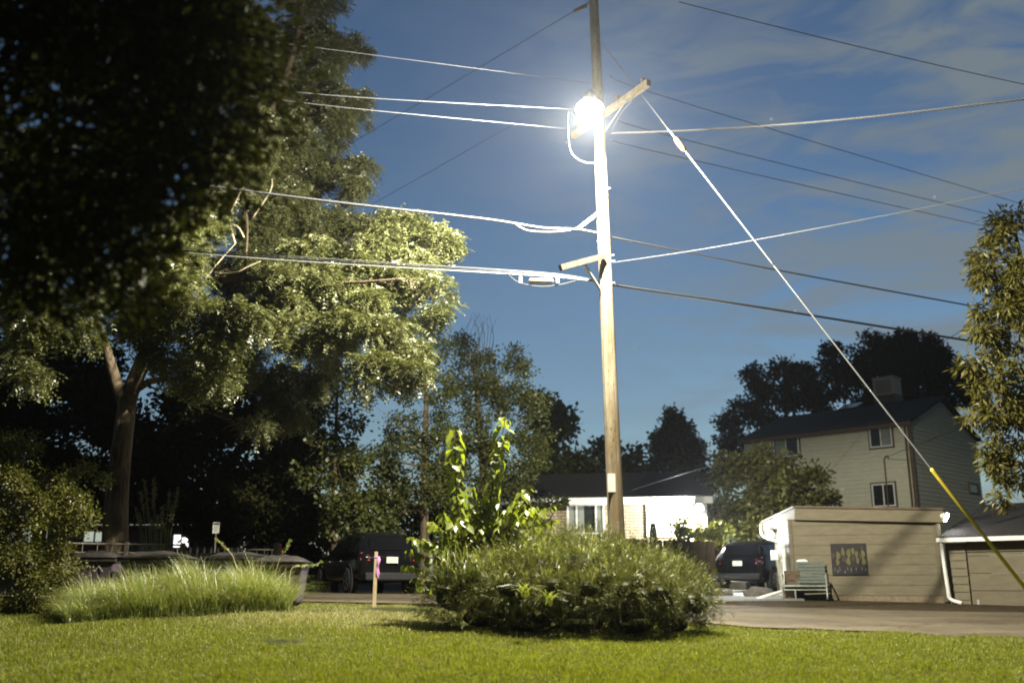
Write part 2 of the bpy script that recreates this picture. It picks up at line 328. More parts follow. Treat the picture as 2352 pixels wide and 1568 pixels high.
M = dict(
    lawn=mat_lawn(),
    road=mat_road(),
    slab=mat_noise('concrete', (0.30, 0.30, 0.28), (0.40, 0.39, 0.36), 12, 0.9, bump=0.003),
    pole=mat_pole(), bark=mat_bark(),
    twig=mat_noise('pale_twig', (0.24, 0.19, 0.12), (0.36, 0.30, 0.20), 20, 0.9),
    galv=mat_noise('galvanised_steel', (0.42, 0.43, 0.42), (0.58, 0.58, 0.56), 30, 0.45, metal=0.7, bump=0.001),
    timber=mat_noise('grey_timber', (0.20, 0.16, 0.10), (0.36, 0.30, 0.20), 9, 0.9, (1, 1, 0.2), bump=0.004),
    dktimber=mat_noise('dark_creosote_timber', (0.035, 0.026, 0.016), (0.085, 0.065, 0.04), 9, 0.9, bump=0.004),
    cable=mat_noise('black_cable_sheath', (0.016, 0.016, 0.015), (0.026, 0.026, 0.024), 40, 0.5, spec=0.25),
    alum=mat_noise('bare_aluminium_wire', (0.09, 0.09, 0.09), (0.13, 0.13, 0.13), 60, 0.5, metal=0.0),
    guy=mat_noise('bright_guy_strand', (0.30, 0.30, 0.28), (0.42, 0.42, 0.40), 60, 0.5),
    yellow=mat_noise('yellow_plastic_guard', (0.62, 0.47, 0.03), (0.75, 0.58, 0.05), 8, 0.5),
    porcelain=mat_noise('brown_porcelain', (0.16, 0.09, 0.04), (0.26, 0.15, 0.07), 20, 0.3, spec=0.6),
    tan_siding=mat_noise('tan_painted_siding', (0.135, 0.114, 0.070), (0.172, 0.147, 0.093), 3, 0.75, (1, 1, 3), bump=0.002),
    sage_siding=mat_noise('pale_green_siding', (0.47, 0.46, 0.33), (0.55, 0.54, 0.39), 3, 0.75, (1, 1, 3), bump=0.002),
    brown_trim=mat_noise('brown_trim', (0.09, 0.06, 0.035), (0.14, 0.095, 0.06), 8, 0.7),
    white_trim=mat_noise('white_painted_trim', (0.70, 0.69, 0.64), (0.80, 0.79, 0.74), 6, 0.55),
    shingle=mat_noise('dark_shingles', (0.012, 0.010, 0.008), (0.03, 0.025, 0.02), 14, 0.95, (1, 4, 4), bump=0.01),
    brick=mat_brick(),
    glass=mat_glass('window_glass'),
    curtain=mat_noise('pale_curtain', (0.17, 0.19, 0.165), (0.25, 0.265, 0.23), 14, 0.9, (6, 6, 0.2)),
    dkfence=mat_noise('dark_fence_board', (0.03, 0.022, 0.012), (0.065, 0.048, 0.026), 7, 0.9, (3, 3, 0.3), bump=0.004),
    gyfence=mat_noise('weathered_fence_board', (0.17, 0.155, 0.115), (0.28, 0.255, 0.19), 7, 0.9, (3, 3, 0.3), bump=0.004),
    iron=mat_noise('dark_iron', (0.12, 0.105, 0.075), (0.2, 0.18, 0.13), 20, 0.55, metal=0.3),
    paint=mat_noise('black_car_paint', (0.004, 0.004, 0.005), (0.006, 0.006, 0.007), 3, 0.16, spec=0.25),
    carglass=mat_glass('car_glass', (0.006, 0.006, 0.007), 0.05, 0.25),
    rubber=mat_noise('tyre_rubber', (0.018, 0.018, 0.018), (0.028, 0.028, 0.028), 20, 0.9),
    rim=mat_noise('alloy_rim', (0.30, 0.30, 0.29), (0.42, 0.42, 0.40), 15, 0.35, metal=0.8),
    plate=mat_noise('licence_plate', (0.52, 0.54, 0.42), (0.62, 0.64, 0.50), 60, 0.5),
    taillight=mat_noise('red_lens', (0.35, 0.02, 0.012), (0.45, 0.03, 0.02), 20, 0.2, spec=0.7),
    headlight=mat_noise('clear_lens', (0.5, 0.5, 0.48), (0.6, 0.6, 0.58), 20, 0.15, spec=0.7),
    bin=mat_noise('purple_brown_plastic', (0.06, 0.042, 0.056), (0.092, 0.066, 0.085), 5, 0.6),
    binlid=mat_noise('dark_bin_lid', (0.022, 0.019, 0.015), (0.055, 0.047, 0.038), 8, 0.6),
    binmark=mat_noise('pale_printed_mark', (0.38, 0.37, 0.30), (0.5, 0.49, 0.40), 20, 0.7),
    signwhite=mat_noise('faded_white_sign', (0.50, 0.50, 0.43), (0.62, 0.62, 0.53), 12, 0.6),
    ink=mat_noise('dark_ink', (0.03, 0.03, 0.03), (0.05, 0.05, 0.05), 10, 0.7),
    stake=mat_noise('raw_pine', (0.42, 0.33, 0.18), (0.56, 0.45, 0.27), 9, 0.85, (1, 1, 0.1)),
    ribbon=mat_noise('pink_ribbon', (0.60, 0.22, 0.52), (0.70, 0.30, 0.62), 9, 0.6),
    bench=mat_noise('white_green_painted_metal', (0.30, 0.32, 0.26), (0.40, 0.42, 0.35), 8, 0.5),
    slat=mat_noise('weathered_bench_slat', (0.085, 0.10, 0.08), (0.14, 0.155, 0.125), 10, 0.7, (1, 6, 6)),
    planter=mat_noise('brown_concrete_block', (0.16, 0.12, 0.075), (0.24, 0.19, 0.12), 14, 0.9, bump=0.006),
    cooler=mat_noise('beige_cooler', (0.36, 0.33, 0.26), (0.45, 0.41, 0.33), 6, 0.6),
    stone=mat_noise('grey_stone', (0.09, 0.082, 0.065), (0.15, 0.135, 0.11), 9, 0.9, bump=0.01),
    leaf_locust=mat_leaf('locust_leaf', [(0.07, 0.078, 0.024), (0.11, 0.118, 0.040), (0.165, 0.168, 0.068)], 0.28, 0.07, 0.4, (1.3, 1.35, 0.75)),
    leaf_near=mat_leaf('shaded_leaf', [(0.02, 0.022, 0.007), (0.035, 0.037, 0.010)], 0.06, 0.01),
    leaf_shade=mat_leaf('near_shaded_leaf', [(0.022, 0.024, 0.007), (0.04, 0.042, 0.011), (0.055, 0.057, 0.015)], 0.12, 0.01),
    leaf_dark=mat_leaf('dark_green_leaf', [(0.03, 0.04, 0.012), (0.05, 0.06, 0.018), (0.07, 0.08, 0.024)], 0.2, 0.02),
    leaf_aspen=mat_leaf('aspen_leaf', [(0.04, 0.048, 0.012), (0.065, 0.075, 0.018), (0.10, 0.105, 0.03)], 0.25, 0.03),
    leaf_olive=mat_leaf('olive_leaf', [(0.08, 0.085, 0.02), (0.12, 0.12, 0.03), (0.16, 0.155, 0.04)], 0.3, 0.03),
    leaf_gold=mat_leaf('yellowed_leaf', [(0.066, 0.062, 0.012), (0.10, 0.09, 0.017), (0.135, 0.116, 0.027)], 0.25, 0.02),
    leaf_lime=mat_leaf('lime_heart_leaf', [(0.135, 0.165, 0.02), (0.18, 0.205, 0.028), (0.225, 0.245, 0.045)], 0.42, 0.05, 0.36, (1.4, 1.5, 0.5)),
    leaf_juniper=mat_leaf('juniper_needle', [(0.08, 0.085, 0.02), (0.135, 0.14, 0.036), (0.22, 0.22, 0.085)], 0.12, 0.04, 0.4),
    leaf_grass=mat_leaf('tall_grass_blade', [(0.17, 0.215, 0.04), (0.25, 0.295, 0.07), (0.37, 0.385, 0.15), (0.46, 0.43, 0.24)], 0.3, 0.09, 0.4),
    leaf_lawn=mat_turf(),
    plume=mat_leaf('seed_plume', [(0.24, 0.19, 0.10), (0.36, 0.29, 0.17)], 0.3, 0.02),
    lamp_on=mat_emit('street_lamp_glow', (1.0, 0.97, 0.88), 140.0),
    flood_on=mat_emit('flood_lamp_glow', (0.95, 0.98, 1.0), 160.0),
    blue_on=mat_emit('blue_led', (0.15, 0.25, 1.0), 6.0),
    litwin=mat_emit('lit_window', (0.85, 0.95, 0.80), 0.55),
    litbright=mat_emit('bright_lit_doorway', (1.0, 1.0, 0.95), 2.5),
)
# ------------------------------------------------------------------ ground, road, slabs
def axis_pts(lo, hi, step, far, ratio=1.35):
    a = list(np.arange(lo, hi + 1e-6, step)); d = step
    while a[-1] < far: d *= ratio; a.append(a[-1] + d)
    d = step
    while a[0] > -far: d *= ratio; a.insert(0, a[0] - d)
    return np.array(a)

def drape(name, xs, ys, mat, lift=0.0, edge=None):
    """grid sheet over the terrain; edge(x) -> (y0, y1) warps the rows between two edges"""
    X, T = np.meshgrid(xs, ys)
    if edge is None: Y = T
    else:
        e = np.array([edge(x) for x in xs]); Y = e[:, 0][None, :] * (1 - T) + e[:, 1][None, :] * T
    Z = Gn(X, Y) + lift
    v = np.stack([X, Y, Z], -1).reshape(-1, 3); nx, ny = len(xs), len(ys)
    i = np.arange(nx * ny).reshape(ny, nx)
    f = np.stack([i[:-1, :-1], i[:-1, 1:], i[1:, 1:], i[1:, :-1]], -1).reshape(-1, 4)
    return np_obj(name, v, f, mat, smooth=True)

gx = axis_pts(-16, 22, 0.45, 420); gy = axis_pts(-4, 36, 0.45, 430)
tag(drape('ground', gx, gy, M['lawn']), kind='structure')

NEAR = [(-40, 24.2), (-20, 23.2), (-8, 21.6), (-2, 20.6), (1.5, 19.6), (3.8, 18.0), (6, 17.4), (8.6, 16.75), (14, 15.0), (30, 10.5)]
FAR = [(-40, 31), (-10, 29.5), (-2, 28.3), (1.5, 26.6), (4, 24.7), (6, 23.9), (9, 23.0), (12, 22.0), (20, 20.0), (30, 17.5)]
def interp(tab, x): return float(np.interp(x, [a for a, b in tab], [b for a, b in tab]))
def road_edge(x): return interp(NEAR, x), interp(FAR, x)
tag(drape('road', np.arange(-38, 29, 0.45), np.linspace(0, 1, 22), M['road'], 0.03, road_edge), kind='structure')

# lawn blades (nobody could count them): one mesh
def blades(px, py, h, w, lean, rng, segs=2, z=None):
    n = len(px); a = rng.uniform(0, 2 * np.pi, n); b = rng.uniform(0, 2 * np.pi, n)
    z0 = Gn(px, py) if z is None else z
    base = np.stack([px, py, z0], -1)
    side = np.stack([np.cos(a), np.sin(a), np.zeros(n)], -1); ld = np.stack([np.cos(b), np.sin(b), np.zeros(n)], -1)
    up = np.array([0, 0, 1.0])
    mid = base + up * (h * 0.55)[:, None] + ld * (lean * h * 0.25)[:, None]
    tip = base + up * (h * (1 - 0.35 * lean))[:, None] + ld * (lean * h)[:, None]
    w = w[:, None]
    v = np.stack([base - side * w / 2, base + side * w / 2, mid - side * w * 0.4, mid + side * w * 0.4, tip], 1).reshape(-1, 3)
    k = (np.arange(n) * 5)[:, None]
    f = np.concatenate([k + np.array([[0, 1, 2]]), k + np.array([[1, 3, 2]]), k + np.array([[2, 3, 4]])], 0)
    return v, f

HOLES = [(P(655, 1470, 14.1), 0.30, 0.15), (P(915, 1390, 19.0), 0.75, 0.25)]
def lawn():
    rng = RNG; n = 430000
    y = 9.2 + (rng.random(n) ** 1.15) * 12.5; x = (rng.random(n) * 2 - 1) * (y * 0.62 + 0.6)
    ne = np.interp(x, [a for a, b in NEAR], [b for a, b in NEAR]) - 0.12 + 0.1 * np.sin(x * 5) + rng.normal(0, 0.06, n)
    keep = y < np.minimum(ne, 20.9 + 0.1 * np.sin(x * 3))
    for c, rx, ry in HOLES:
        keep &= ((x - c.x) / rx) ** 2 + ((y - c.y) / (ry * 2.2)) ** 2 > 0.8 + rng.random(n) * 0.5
    x, y = x[keep], y[keep]; n = len(x)
    patch = np.sin(x * 0.9 + 1.3) * np.sin(y * 1.1 + x * 0.4) + 0.6 * np.sin(x * 2.3 + y * 1.7)
    h = rng.uniform(0.025, 0.065, n) * (1.08 + 0.30 * patch)
    tuft = np.zeros(n)
    for k in range(260):
        ty = 10 + rng.random() * 9.5; tx = (rng.random() * 2 - 1) * ty * 0.6; tuft += np.exp(-((x - tx) ** 2 + (y - ty) ** 2) / (2 * rng.uniform(0.03, 0.09) ** 2))
    h *= 1 + 1.1 * np.clip(tuft, 0, 1)
    # the worn rise by the stake has shorter, thinner turf
    worn = np.exp(-(((x + 2.0) / 2.8) ** 2 + ((y - 18.2) / 2.0) ** 2))
    thin = rng.random(n) > 0.55 * worn
    x, y, h, worn = x[thin], y[thin], h[thin] * (1 - 0.25 * worn[thin]), worn[thin]
    v, f = blades(x, y, h, rng.uniform(0.005, 0.009, len(x)), rng.uniform(0.1, 0.9, len(x)), rng)
    tag(np_obj('grass', v, f, M['leaf_lawn']), 'short bright green mown lawn across the foreground', 'grass', kind='stuff')
lawn()

# strips beyond the road: driveway slab and narrow lit strip by the right garage
def slab(name, pts, top=0.03, mat=None):
    b = MB(); vs = [Vector((p[0], p[1], G(p[0], p[1]) - 0.3)) for p in pts]; zt = [G(p[0], p[1]) + top for p in pts]
    n = len(pts); lo = vs; hi = [Vector((v.x, v.y, z)) for v, z in zip(vs, zt)]
    b.add(lo + hi, [tuple(range(n))[::-1], tuple(range(n, 2 * n))] + [(i, (i + 1) % n, n + (i + 1) % n, n + i) for i in range(n)])
    return tag(b.build(name, mat or M['slab']), kind='structure')
slab('driveway', [(4.9, 26.2), (7.9, 27.0), (8.0, 28.0), (8.75, 32.6), (10.6, 37.6), (5.8, 37.6)], 0.05)
slab('pavement', [(12.05, 25.9), (15.5, 24.3), (15.7, 24.8), (12.3, 26.4)], 0.12)

# ------------------------------------------------------------------ utility pole
PY = 18.3
pb, pt = P(1418, 1268, PY), P(1364, 10, PY)
axis_dir = (pt - pb).normalized()
def pole_at(py):
    """point on the pole axis seen at image row py"""
    lo, hi = -3.0, 20.0
    for _ in range(40):
        m = (lo + hi) / 2; q = pb + axis_dir * m
        d = Vector((0, q.y * ct + (q.z - EYE) * st, (q.z - EYE) * ct - q.y * st))
        row = CY - FOC * d.z / d.y
        if row > py: lo = m
        else: hi = m
    return pb + axis_dir * lo

base_z = G(pb.x, PY)
def axis_z(z): return pb + axis_dir * ((z - pb.z) / axis_dir.z)
pole = thing('utility_pole', 'tall weathered wooden utility pole rising behind the large rounded bush', 'utility pole', axis_z(base_z))
def pole_part(mb, name, mat, smooth=False):
    o = mb.build(name, mat, None, smooth); o.parent = pole; o.matrix_parent_inverse = Matrix.Translation(-pole.location); return o

b = MB(); zs = np.linspace(base_z - 0.4, pt.z + 1.6, 40)
b.tube([axis_z(z) for z in zs], [0.165 - 0.0052 * (z - base_z) for z in zs], 28)
o = pole_part(b, 'shaft', M['pole'], True)
# checks (long drying cracks) cut as thin dark slivers standing proud
b = MB()
for dx, z0, z1 in ((0.05, 0.2, 4.6), (0.062, 4.9, 6.2), (-0.03, 6.4, 7.6)):
    pts = []
    for z in np.linspace(base_z + z0, base_z + z1, 30):
        r_ = 0.165 - 0.0052 * (z - base_z); x = dx + 0.006 * math.sin(z * 3.1); pts.append(axis_z(z) + Vector((x, -math.sqrt(r_ * r_ - x * x), 0)))
    b.tube(pts, [0.001] + [0.0045] * 28 + [0.001], 5)
pole_part(b, 'drying_crack', M['ink'])
# metal tag plate
z0, z1 = pole_at(1131), pole_at(1089)
b = MB(); b.box((z0.x - 0.145, PY - 0.155, z0.z), (z0.x - 0.0, PY - 0.139, z1.z)); pole_part(b, 'number_plate', M['signwhite'])
# main crossarm: from behind the pole on the left to near the camera on the right
ca, cb = P(1316, 312, 19.45), P(1490, 190, 17.2)
b = MB(); b.bar(ca, cb, 0.10, 0.13); pole_part(b, 'crossarm', M['timber'])
for t in (0.08, 0.62, 0.93):
    b = MB(); q = ca.lerp(cb, t); b.lathe([(0.012, 0.06), (0.02, 0.10), (0.042, 0.12), (0.03, 0.145), (0.048, 0.165), (0.03, 0.19), (0.014, 0.2)], 12, Matrix.Translation(q))
    pole_part(b, 'insulator', M['porcelain'], True)
b = MB(); b.bar(ca.lerp(cb, 0.76), pole_at(305) + Vector((0.11, -0.06, 0)), 0.03, 0.012); pole_part(b, 'crossarm_brace', M['galv'])
# upper standoff for the bright cable
b = MB(); q = P(1326, 527, PY - 0.1); b.bar(pole_at(492) + Vector((-0.1, -0.06, 0)), q, 0.05, 0.06); pole_part(b, 'standoff_bracket', M['galv'])
# lower extension arm with its brace
qa, qb = P(1287, 615, PY - 0.75), pole_at(594) + Vector((-0.02, -0.16, 0.0))
b = MB(); b.bar(qb, qa, 0.09, 0.11); pole_part(b, 'extension_arm', M['dktimber'])
b = MB(); b.bar(qa.lerp(qb, 0.5), pole_at(668) + Vector((-0.12, -0.08, 0)), 0.05, 0.03); pole_part(b, 'arm_brace', M['galv'])
for py, dx in ((592, 0.15), (605, 0.16), (655, 0.14), (560, -0.13), (440, 0.13)):
    b = MB(); q = pole_at(py); b.tube([q + Vector((dx * 0.7, -0.12, 0)), q + Vector((dx * 1.15, -0.17, 0))], 0.014, 8); pole_part(b, 'bolt', M['galv'])
# ground wire stapled down the shaft
b = MB(); b.tube([axis_z(z) + Vector((-0.115 + 0.008 * math.sin(z * 2.3), -0.115, 0)) for z in np.linspace(base_z + 3.6, base_z + 9.6, 40)], 0.006, 5)
pole_part(b, 'riser_conduit', M['alum'])
# dead-end insulator high on the left of the pole
b = MB(); b.tube([P(1345, 14, PY), P(1318, 26, PY - 0.1)], [0.05, 0.035], 10); b.tube([P(1364, -6, PY), P(1345, 14, PY)], 0.02, 8); pole_part(b, 'dead_end', M['porcelain'], True)

# ------------------------------------------------------------------ street lamp fixed to the pole
lc = P(1354, 243, 16.8)
lamp = thing('street_lamp', 'glaring lit street lamp on a short arm high on the wooden pole', 'street lamp', lc)
def lpart(mb, name, mat, parent=lamp, smooth=False):
    o = mb.build(name, mat, None, smooth); o.parent = parent; o.matrix_parent_inverse = Matrix.Translation(-lc) if parent is lamp else Matrix(); return o
b = MB(); b.tube(spline([pole_at(262) + Vector((-0.05, -0.1, 0)), lc + Vector((0.18, 0.8, 0.42)), lc + Vector((0.02, 0.1, 0.36)), lc + Vector((0.0, 0.02, 0.28))]), 0.028, 10); lpart(b, 'lamp_arm', M['galv'], smooth=True)
b = MB(); b.lathe([(0.03, 0.30), (0.09, 0.28), (0.12, 0.2), (0.15, 0.10), (0.165, 0.045)], 20, Matrix.Translation(lc)); lpart(b, 'lamp_housing', M['galv'], smooth=True)
b = MB(); b.lathe([(0.16, 0.043), (0.24, 0.0), (0.265, -0.07), (0.225, -0.16), (0.13, -0.22), (0.02, -0.24)], 24, Matrix.Translation(lc)); bulb = lpart(b, 'lamp_lens', M['lamp_on'], smooth=True)
def point(name, loc, watts, col, rad, parent):
    L = bpy.data.lights.new(name, 'POINT'); L.energy = watts; L.color = col; L.shadow_soft_size = rad
    o = bpy.data.objects.new(name, L); C.objects.link(o); o.parent = parent; o.location = Vector(loc) - parent.location; return o
sp_ = bpy.data.lights.new('lamp_beam', 'SPOT'); sp_.energy = LAMP_W; sp_.color = LAMP_COL; sp_.shadow_soft_size = 0.06; sp_.spot_size = R(180); sp_.spot_blend = 0.12
so_ = bpy.data.objects.new('lamp_beam', sp_); C.objects.link(so_); so_.parent = lamp; so_.location = (-0.02, -0.03, -0.28)
s2 = bpy.data.lights.new('lamp_sidelight', 'SPOT'); s2.energy = LAMP_W * 1.0; s2.color = LAMP_COL; s2.shadow_soft_size = 0.06; s2.spot_size = R(112); s2.spot_blend = 0.6
o2 = bpy.data.objects.new('lamp_sidelight', s2); C.objects.link(o2); o2.parent = lamp; o2.location = (-0.05, -0.03, -0.28); o2.rotation_euler = Vector((-0.85, 0.42, 0.32)).to_track_quat('-Z', 'Y').to_euler()
point('lamp_bulb', lc + Vector((-0.02, -0.03, -0.30)), LAMP_W * 0.06, LAMP_COL, 0.06, lamp)
# feed cable looping out and back to the pole
feed = MB(); feed.tube(spline([P(1306, 258, 17.9), P(1305, 290, 17.9), P(1309, 340, 17.95), P(1322, 362, 18.0), P(1345, 373, 18.05), P(1368, 374, 18.15)]), 0.009, 6)
lpart(feed, 'feed_cable', M['alum'])

# ------------------------------------------------------------------ wires
def wire(pts, r, mat, name, label, sag=0.0, group=None, cat='cable', twist=None):
    ps = [P(*p) for p in pts]; i0, i1 = pts[0][0], pts[-1][0]
    if len(ps) == 2:
        ps = [ps[0].lerp(ps[1], i / 24) + Vector((0, 0, -sag * 4 * (i / 24) * (1 - i / 24))) for i in range(25)]
    else: ps = spline(ps, 8)
    # runs that leave the view carry on to their next support
    if i0 < 600 or i0 > 2250: ps = [ps[0] + (ps[0] - ps[1]).normalized() * 16] + ps
    if i1 > 2250: ps = ps + [ps[-1] + (ps[-1] - ps[-2]).normalized() * 16]
    b = MB()
    if twist:
        L = sum((ps[i + 1] - ps[i]).length for i in range(len(ps) - 1)); N = int(L / twist * 6); dense = []
        for k in range(N + 1):
            t = k / N * (len(ps) - 1); i = min(int(t), len(ps) - 2); dense.append(ps[i].lerp(ps[i + 1], t - i))
        for ph in (0, 2 * math.pi / 3, 4 * math.pi / 3):
            pp = []
            for k, q in enumerate(dense):
                a = ph + 2 * math.pi * k / 6.0 * 1.0
                pp.append(q + Vector((0, math.cos(a) * r, math.sin(a) * r)))
            b.tube(pp, r * 0.85, 5, False)
    else: b.tube(ps, r, 6)
    return tag(b.build(name, mat, None, True), label, cat, group)

wire([(330, 408, 15.0), (760, 463, 16.4), (1080, 499, 17.5), (1180, 513, 17.8), (1250, 524, 18.0), (1326, 527, 18.15), (1374, 536, 18.3)], 0.023, M['alum'], 'telephone_cable', 'upper thick glaring cable running left from the grey standoff bracket')
wire([(1376, 537, 18.35), (1412, 546, 18.5), (1800, 623, 20.3), (2300, 715, 22.8)], 0.017, M['cable'], 'telephone_cable', 'upper thick black cable leaving the pole to the right')
wire([(1180, 513, 17.8), (1212, 530, 17.85), (1268, 533, 17.95), (1310, 529, 18.1)], 0.021, M['alum'], 'cable_loop', 'slack bright cable loop hanging left of the standoff bracket')
for i, (dy, r_) in enumerate(((-5, 0.010), (0, 0.013), (5, 0.011))):
    wire([(120, 552 + dy, 15.4), (700, 596 + dy, 17.0), (1155, 624 + dy * 0.8, 17.9), (1290, 634 + dy * 0.6, 18.05), (1376, 647 + dy * 0.2, 18.25)], r_, M[('alum', 'cable', 'galv')[i]], 'telephone_cable',
         ('bright topmost strand of the lower bundle left of the pole', 'black middle strand of the lower bundle left of the pole', 'grey bottom strand of the lower bundle left of the pole')[i], group='strands of the lower bundle')
wire([(1378, 647, 18.3), (1420, 656, 18.5), (1800, 714, 20.6), (2280, 791, 23.2)], 0.026, M['cable'], 'telephone_cable', 'thickest black cable, lowest of those right of the pole')
b = MB(); b.tube([P(1214, 645, 17.95), P(1218, 645, 17.95), P(1268, 646, 18.0), P(1272, 646, 18.0)], [0.02, 0.055, 0.055, 0.02], 14)
case = thing('splice_case', 'ribbed grey splice case hung in a loop under the lowest cables', 'splice case', P(1243, 645, 17.98))
def at_thing(mb, name, mat, par, smooth=False, bevel=0):
    o = mb.build(name, mat, None, smooth, bevel); o.parent = par; o.matrix_parent_inverse = par.matrix_world.inverted() if False else (Matrix.Translation(par.location) @ par.rotation_euler.to_matrix().to_4x4()).inverted(); return o
at_thing(b, 'casing', M['galv'], case, True)
b = MB()
for t in np.linspace(0.06, 0.94, 12):
    q = P(1216, 645, 17.95).lerp(P(1270, 646, 18.0), t); d = Vector((0.008, 0, 0)); b.tube([q - d, q + d], 0.062, 14)
at_thing(b, 'rib', M['porcelain'], case)
b = MB(); b.tube(spline([P(1165, 627, 17.9), P(1190, 648, 17.92), P(1240, 658, 17.95), P(1285, 654, 18.0), P(1330, 642, 18.15)]), 0.01, 6)
at_thing(b, 'tail_cable', M['cable'], case, True)
for px in (1196, 1281):
    b = MB(); q = P(px, 643, 17.94); b.box((q.x - 0.03, q.y - 0.02, q.z - 0.06), (q.x + 0.03, q.y + 0.02, q.z + 0.07)); at_thing(b, 'hanger', M['galv'], case)

wire([(560, 88, 16.5), (1290, 183, 18.1), (1367, 194, 18.25)], 0.005, M['alum'], 'power_line', 'uppermost thin wire running left from the pole above the lamp')
wire([(440, 186, 15.2), (800, 222, 16.4), (1290, 250, 18.2), (1372, 256, 18.4)], 0.007, M['alum'], 'power_line', 'pale thin wire meeting the lamp glare at lamp height')
wire([(440, 203, 15.0), (800, 248, 16.3), (1300, 296, 19.2), (1319, 304, 19.4)], 0.006, M['alum'], 'power_line', 'pale thin wire ending just below the lamp glare')
wire([(1318, 26, 18.2), (1050, 186, 22), (780, 345, 28)], 0.009, M['cable'], 'power_line', 'dark wire slanting from the pole top down to the tall tree')
wire([(1180, 286, 21), (850, 472, 30)], 0.007, M['cable'], 'power_line', 'faint dark wire slanting down behind the tree, below the other slanting wire')
wire([(1560, 5, 18), (2352, 194, 24)], 0.011, M['cable'], 'power_line', 'dark wire crossing the upper corner of sky by itself', 0.05)
wire([(1400, 175, 18.4), (1590, 242, 21), (2352, 470, 34)], 0.010, M['cable'], 'power_line', 'uppermost of three thin wires descending toward the gold tree', 0.1)
wire([(1400, 268, 18.4), (1600, 328, 21), (2352, 512, 34)], 0.010, M['cable'], 'power_line', 'middle of three thin wires descending toward the gold tree', 0.1)
wire([(1400, 322, 18.4), (1600, 370, 21), (2352, 540, 34)], 0.010, M['cable'], 'power_line', 'lowest of three thin wires descending toward the gold tree', 0.1)
wire([(1400, 604, 18.4), (1640, 568, 16.5), (2060, 490, 13.5), (2420, 418, 11.5)], 0.006, M['alum'], 'service_drop', 'bright thin wire crossing the guy wire, rising to the right')
wire([(1405, 306, 18.4), (1640, 297, 17.4), (1960, 273, 16.0), (2400, 222, 14.4)], 0.013, M['alum'], 'service_drop', 'twisted bright cable rising to the right edge of the sky', twist=0.55)
wire([(2400, 640, 27), (2150, 795, 33)], 0.012, M['cable'], 'service_drop', 'short dark wire from the gold tree toward the dark crowns')
wire([(2400, 880, 30), (2250, 962, 34), (2034, 1050, 44.5)], 0.012, M['cable'], 'service_drop', 'drooping dark wire reaching the clapboard house mast')
wire([(1440, 1128, 22), (1600, 1078, 28), (1700, 1050, 36), (1960, 965, 43)], 0.010, M['cable'], 'service_drop', 'thin wire slanting over the brick house roof to the clapboard house', 0.2)
wire([(1466, 188, 17.5), (1450, 232, 17.6), (1425, 262, 18.0), (1404, 304, 18.4)], 0.008, M['alum'], 'jumper_wire', 'short pale jumper wire dropping from the crossarm')

# guy wire with its strain insulator and yellow guard
ga, gb = pole_at(80), P(2470, 1468, 13.2)
gb.z = G(gb.x, gb.y)
guy = thing('guy_wire', 'taut guy wire with yellow lower guard slanting from the pole to the ground', 'guy wire', gb)
def gp(py_target):
    lo, hi = 0.0, 1.0
    for _ in range(40):
        m = (lo + hi) / 2; q = ga.lerp(gb, m); dz = (q.z - EYE) * ct - q.y * st; dy = q.y * ct + (q.z - EYE) * st
        if CY - FOC * dz / dy < py_target: lo = m
        else: hi = m
    return ga.lerp(gb, lo)
b = MB(); b.tube([ga, gp(318)], 0.009, 8); at_thing(b, 'strand', M['alum'], guy)
b = MB(); b.tube([gp(346), gb], 0.011, 8); at_thing(b, 'strand', M['guy'], guy)
b = MB(); b.tube([gp(316), gp(322), gp(332), gp(342), gp(348)], [0.02, 0.05, 0.055, 0.05, 0.02], 12); at_thing(b, 'strain_insulator', M['porcelain'], guy, True)
for y0_, y1_ in ((350, 385), (275, 316)):
    b = MB(); b.tube([gp(y0_), gp(y1_)], 0.016, 8); at_thing(b, 'preformed_grip', M['alum'], guy)
b = MB(); b.tube([gp(1076), gp(1082), gb + Vector((0, 0, 0.05))], [0.02, 0.027, 0.027], 12); at_thing(b, 'guard', M['yellow'], guy, True)
# ------------------------------------------------------------------ foliage
def unit(a): return a / np.maximum(np.linalg.norm(a, axis=-1, keepdims=True), 1e-6)

def B(px, py, Y, r, sq=1.0, dz=1.0):
    """crown lump: seen at a pixel with pixel radius r; sq = height/width, dz = depth/width"""
    p = P(px, py, Y); m = r / S(py, Y); return (np.array(p), np.array([m, m * dz, m * sq]))

def lumps(blobs, dens, rng, shell=0.35, boost=0, sub=7):
    """leaf clusters: every lump breaks up into smaller clumps with gaps between them"""
    cs, os_ = [], []
    for k, (c, r) in enumerate(blobs):
        n = max(14, int(dens * (r[0] * r[2] + r[0] * r[1] + r[1] * r[2]) / 3 * 4.2 * (2.0 if k < boost else 1.0)))
        if sub:
            sd = unit(rng.normal(size=(sub, 3))); sc_ = c + sd * r * rng.uniform(0.45, 0.95, (sub, 1)); sr = rng.uniform(0.30, 0.50, sub); which = rng.integers(0, sub, n)
            d = unit(rng.normal(size=(n, 3))); rad = 0.25 + 0.75 * rng.random(n) ** 0.5
            cs.append(sc_[which] + d * (rad * sr[which])[:, None] * r * np.array([1, 1, 0.8])); os_.append(unit(d + sd[which] * 0.8))
        else:
            d = unit(rng.normal(size=(n, 3))); rad = shell + (1 - shell) * rng.random(n) ** 0.5
            rad *= 1 + 0.12 * rng.normal(size=n)
            cs.append(c + d * rad[:, None] * r); os_.append(d)
    return np.concatenate(cs), np.concatenate(os_)

def quads(base, d, nrm, L, W, mid=0.45):
    """one pointed leaf each: base, side, tip, side"""
    s = unit(np.cross(d, nrm)); L = L[:, None]; W = W[:, None]
    v = np.stack([base, base + d * L * mid + s * W / 2, base + d * L, base + d * L * mid - s * W / 2], 1)
    return v.reshape(-1, 3), np.arange(len(base) * 4).reshape(-1, 4)

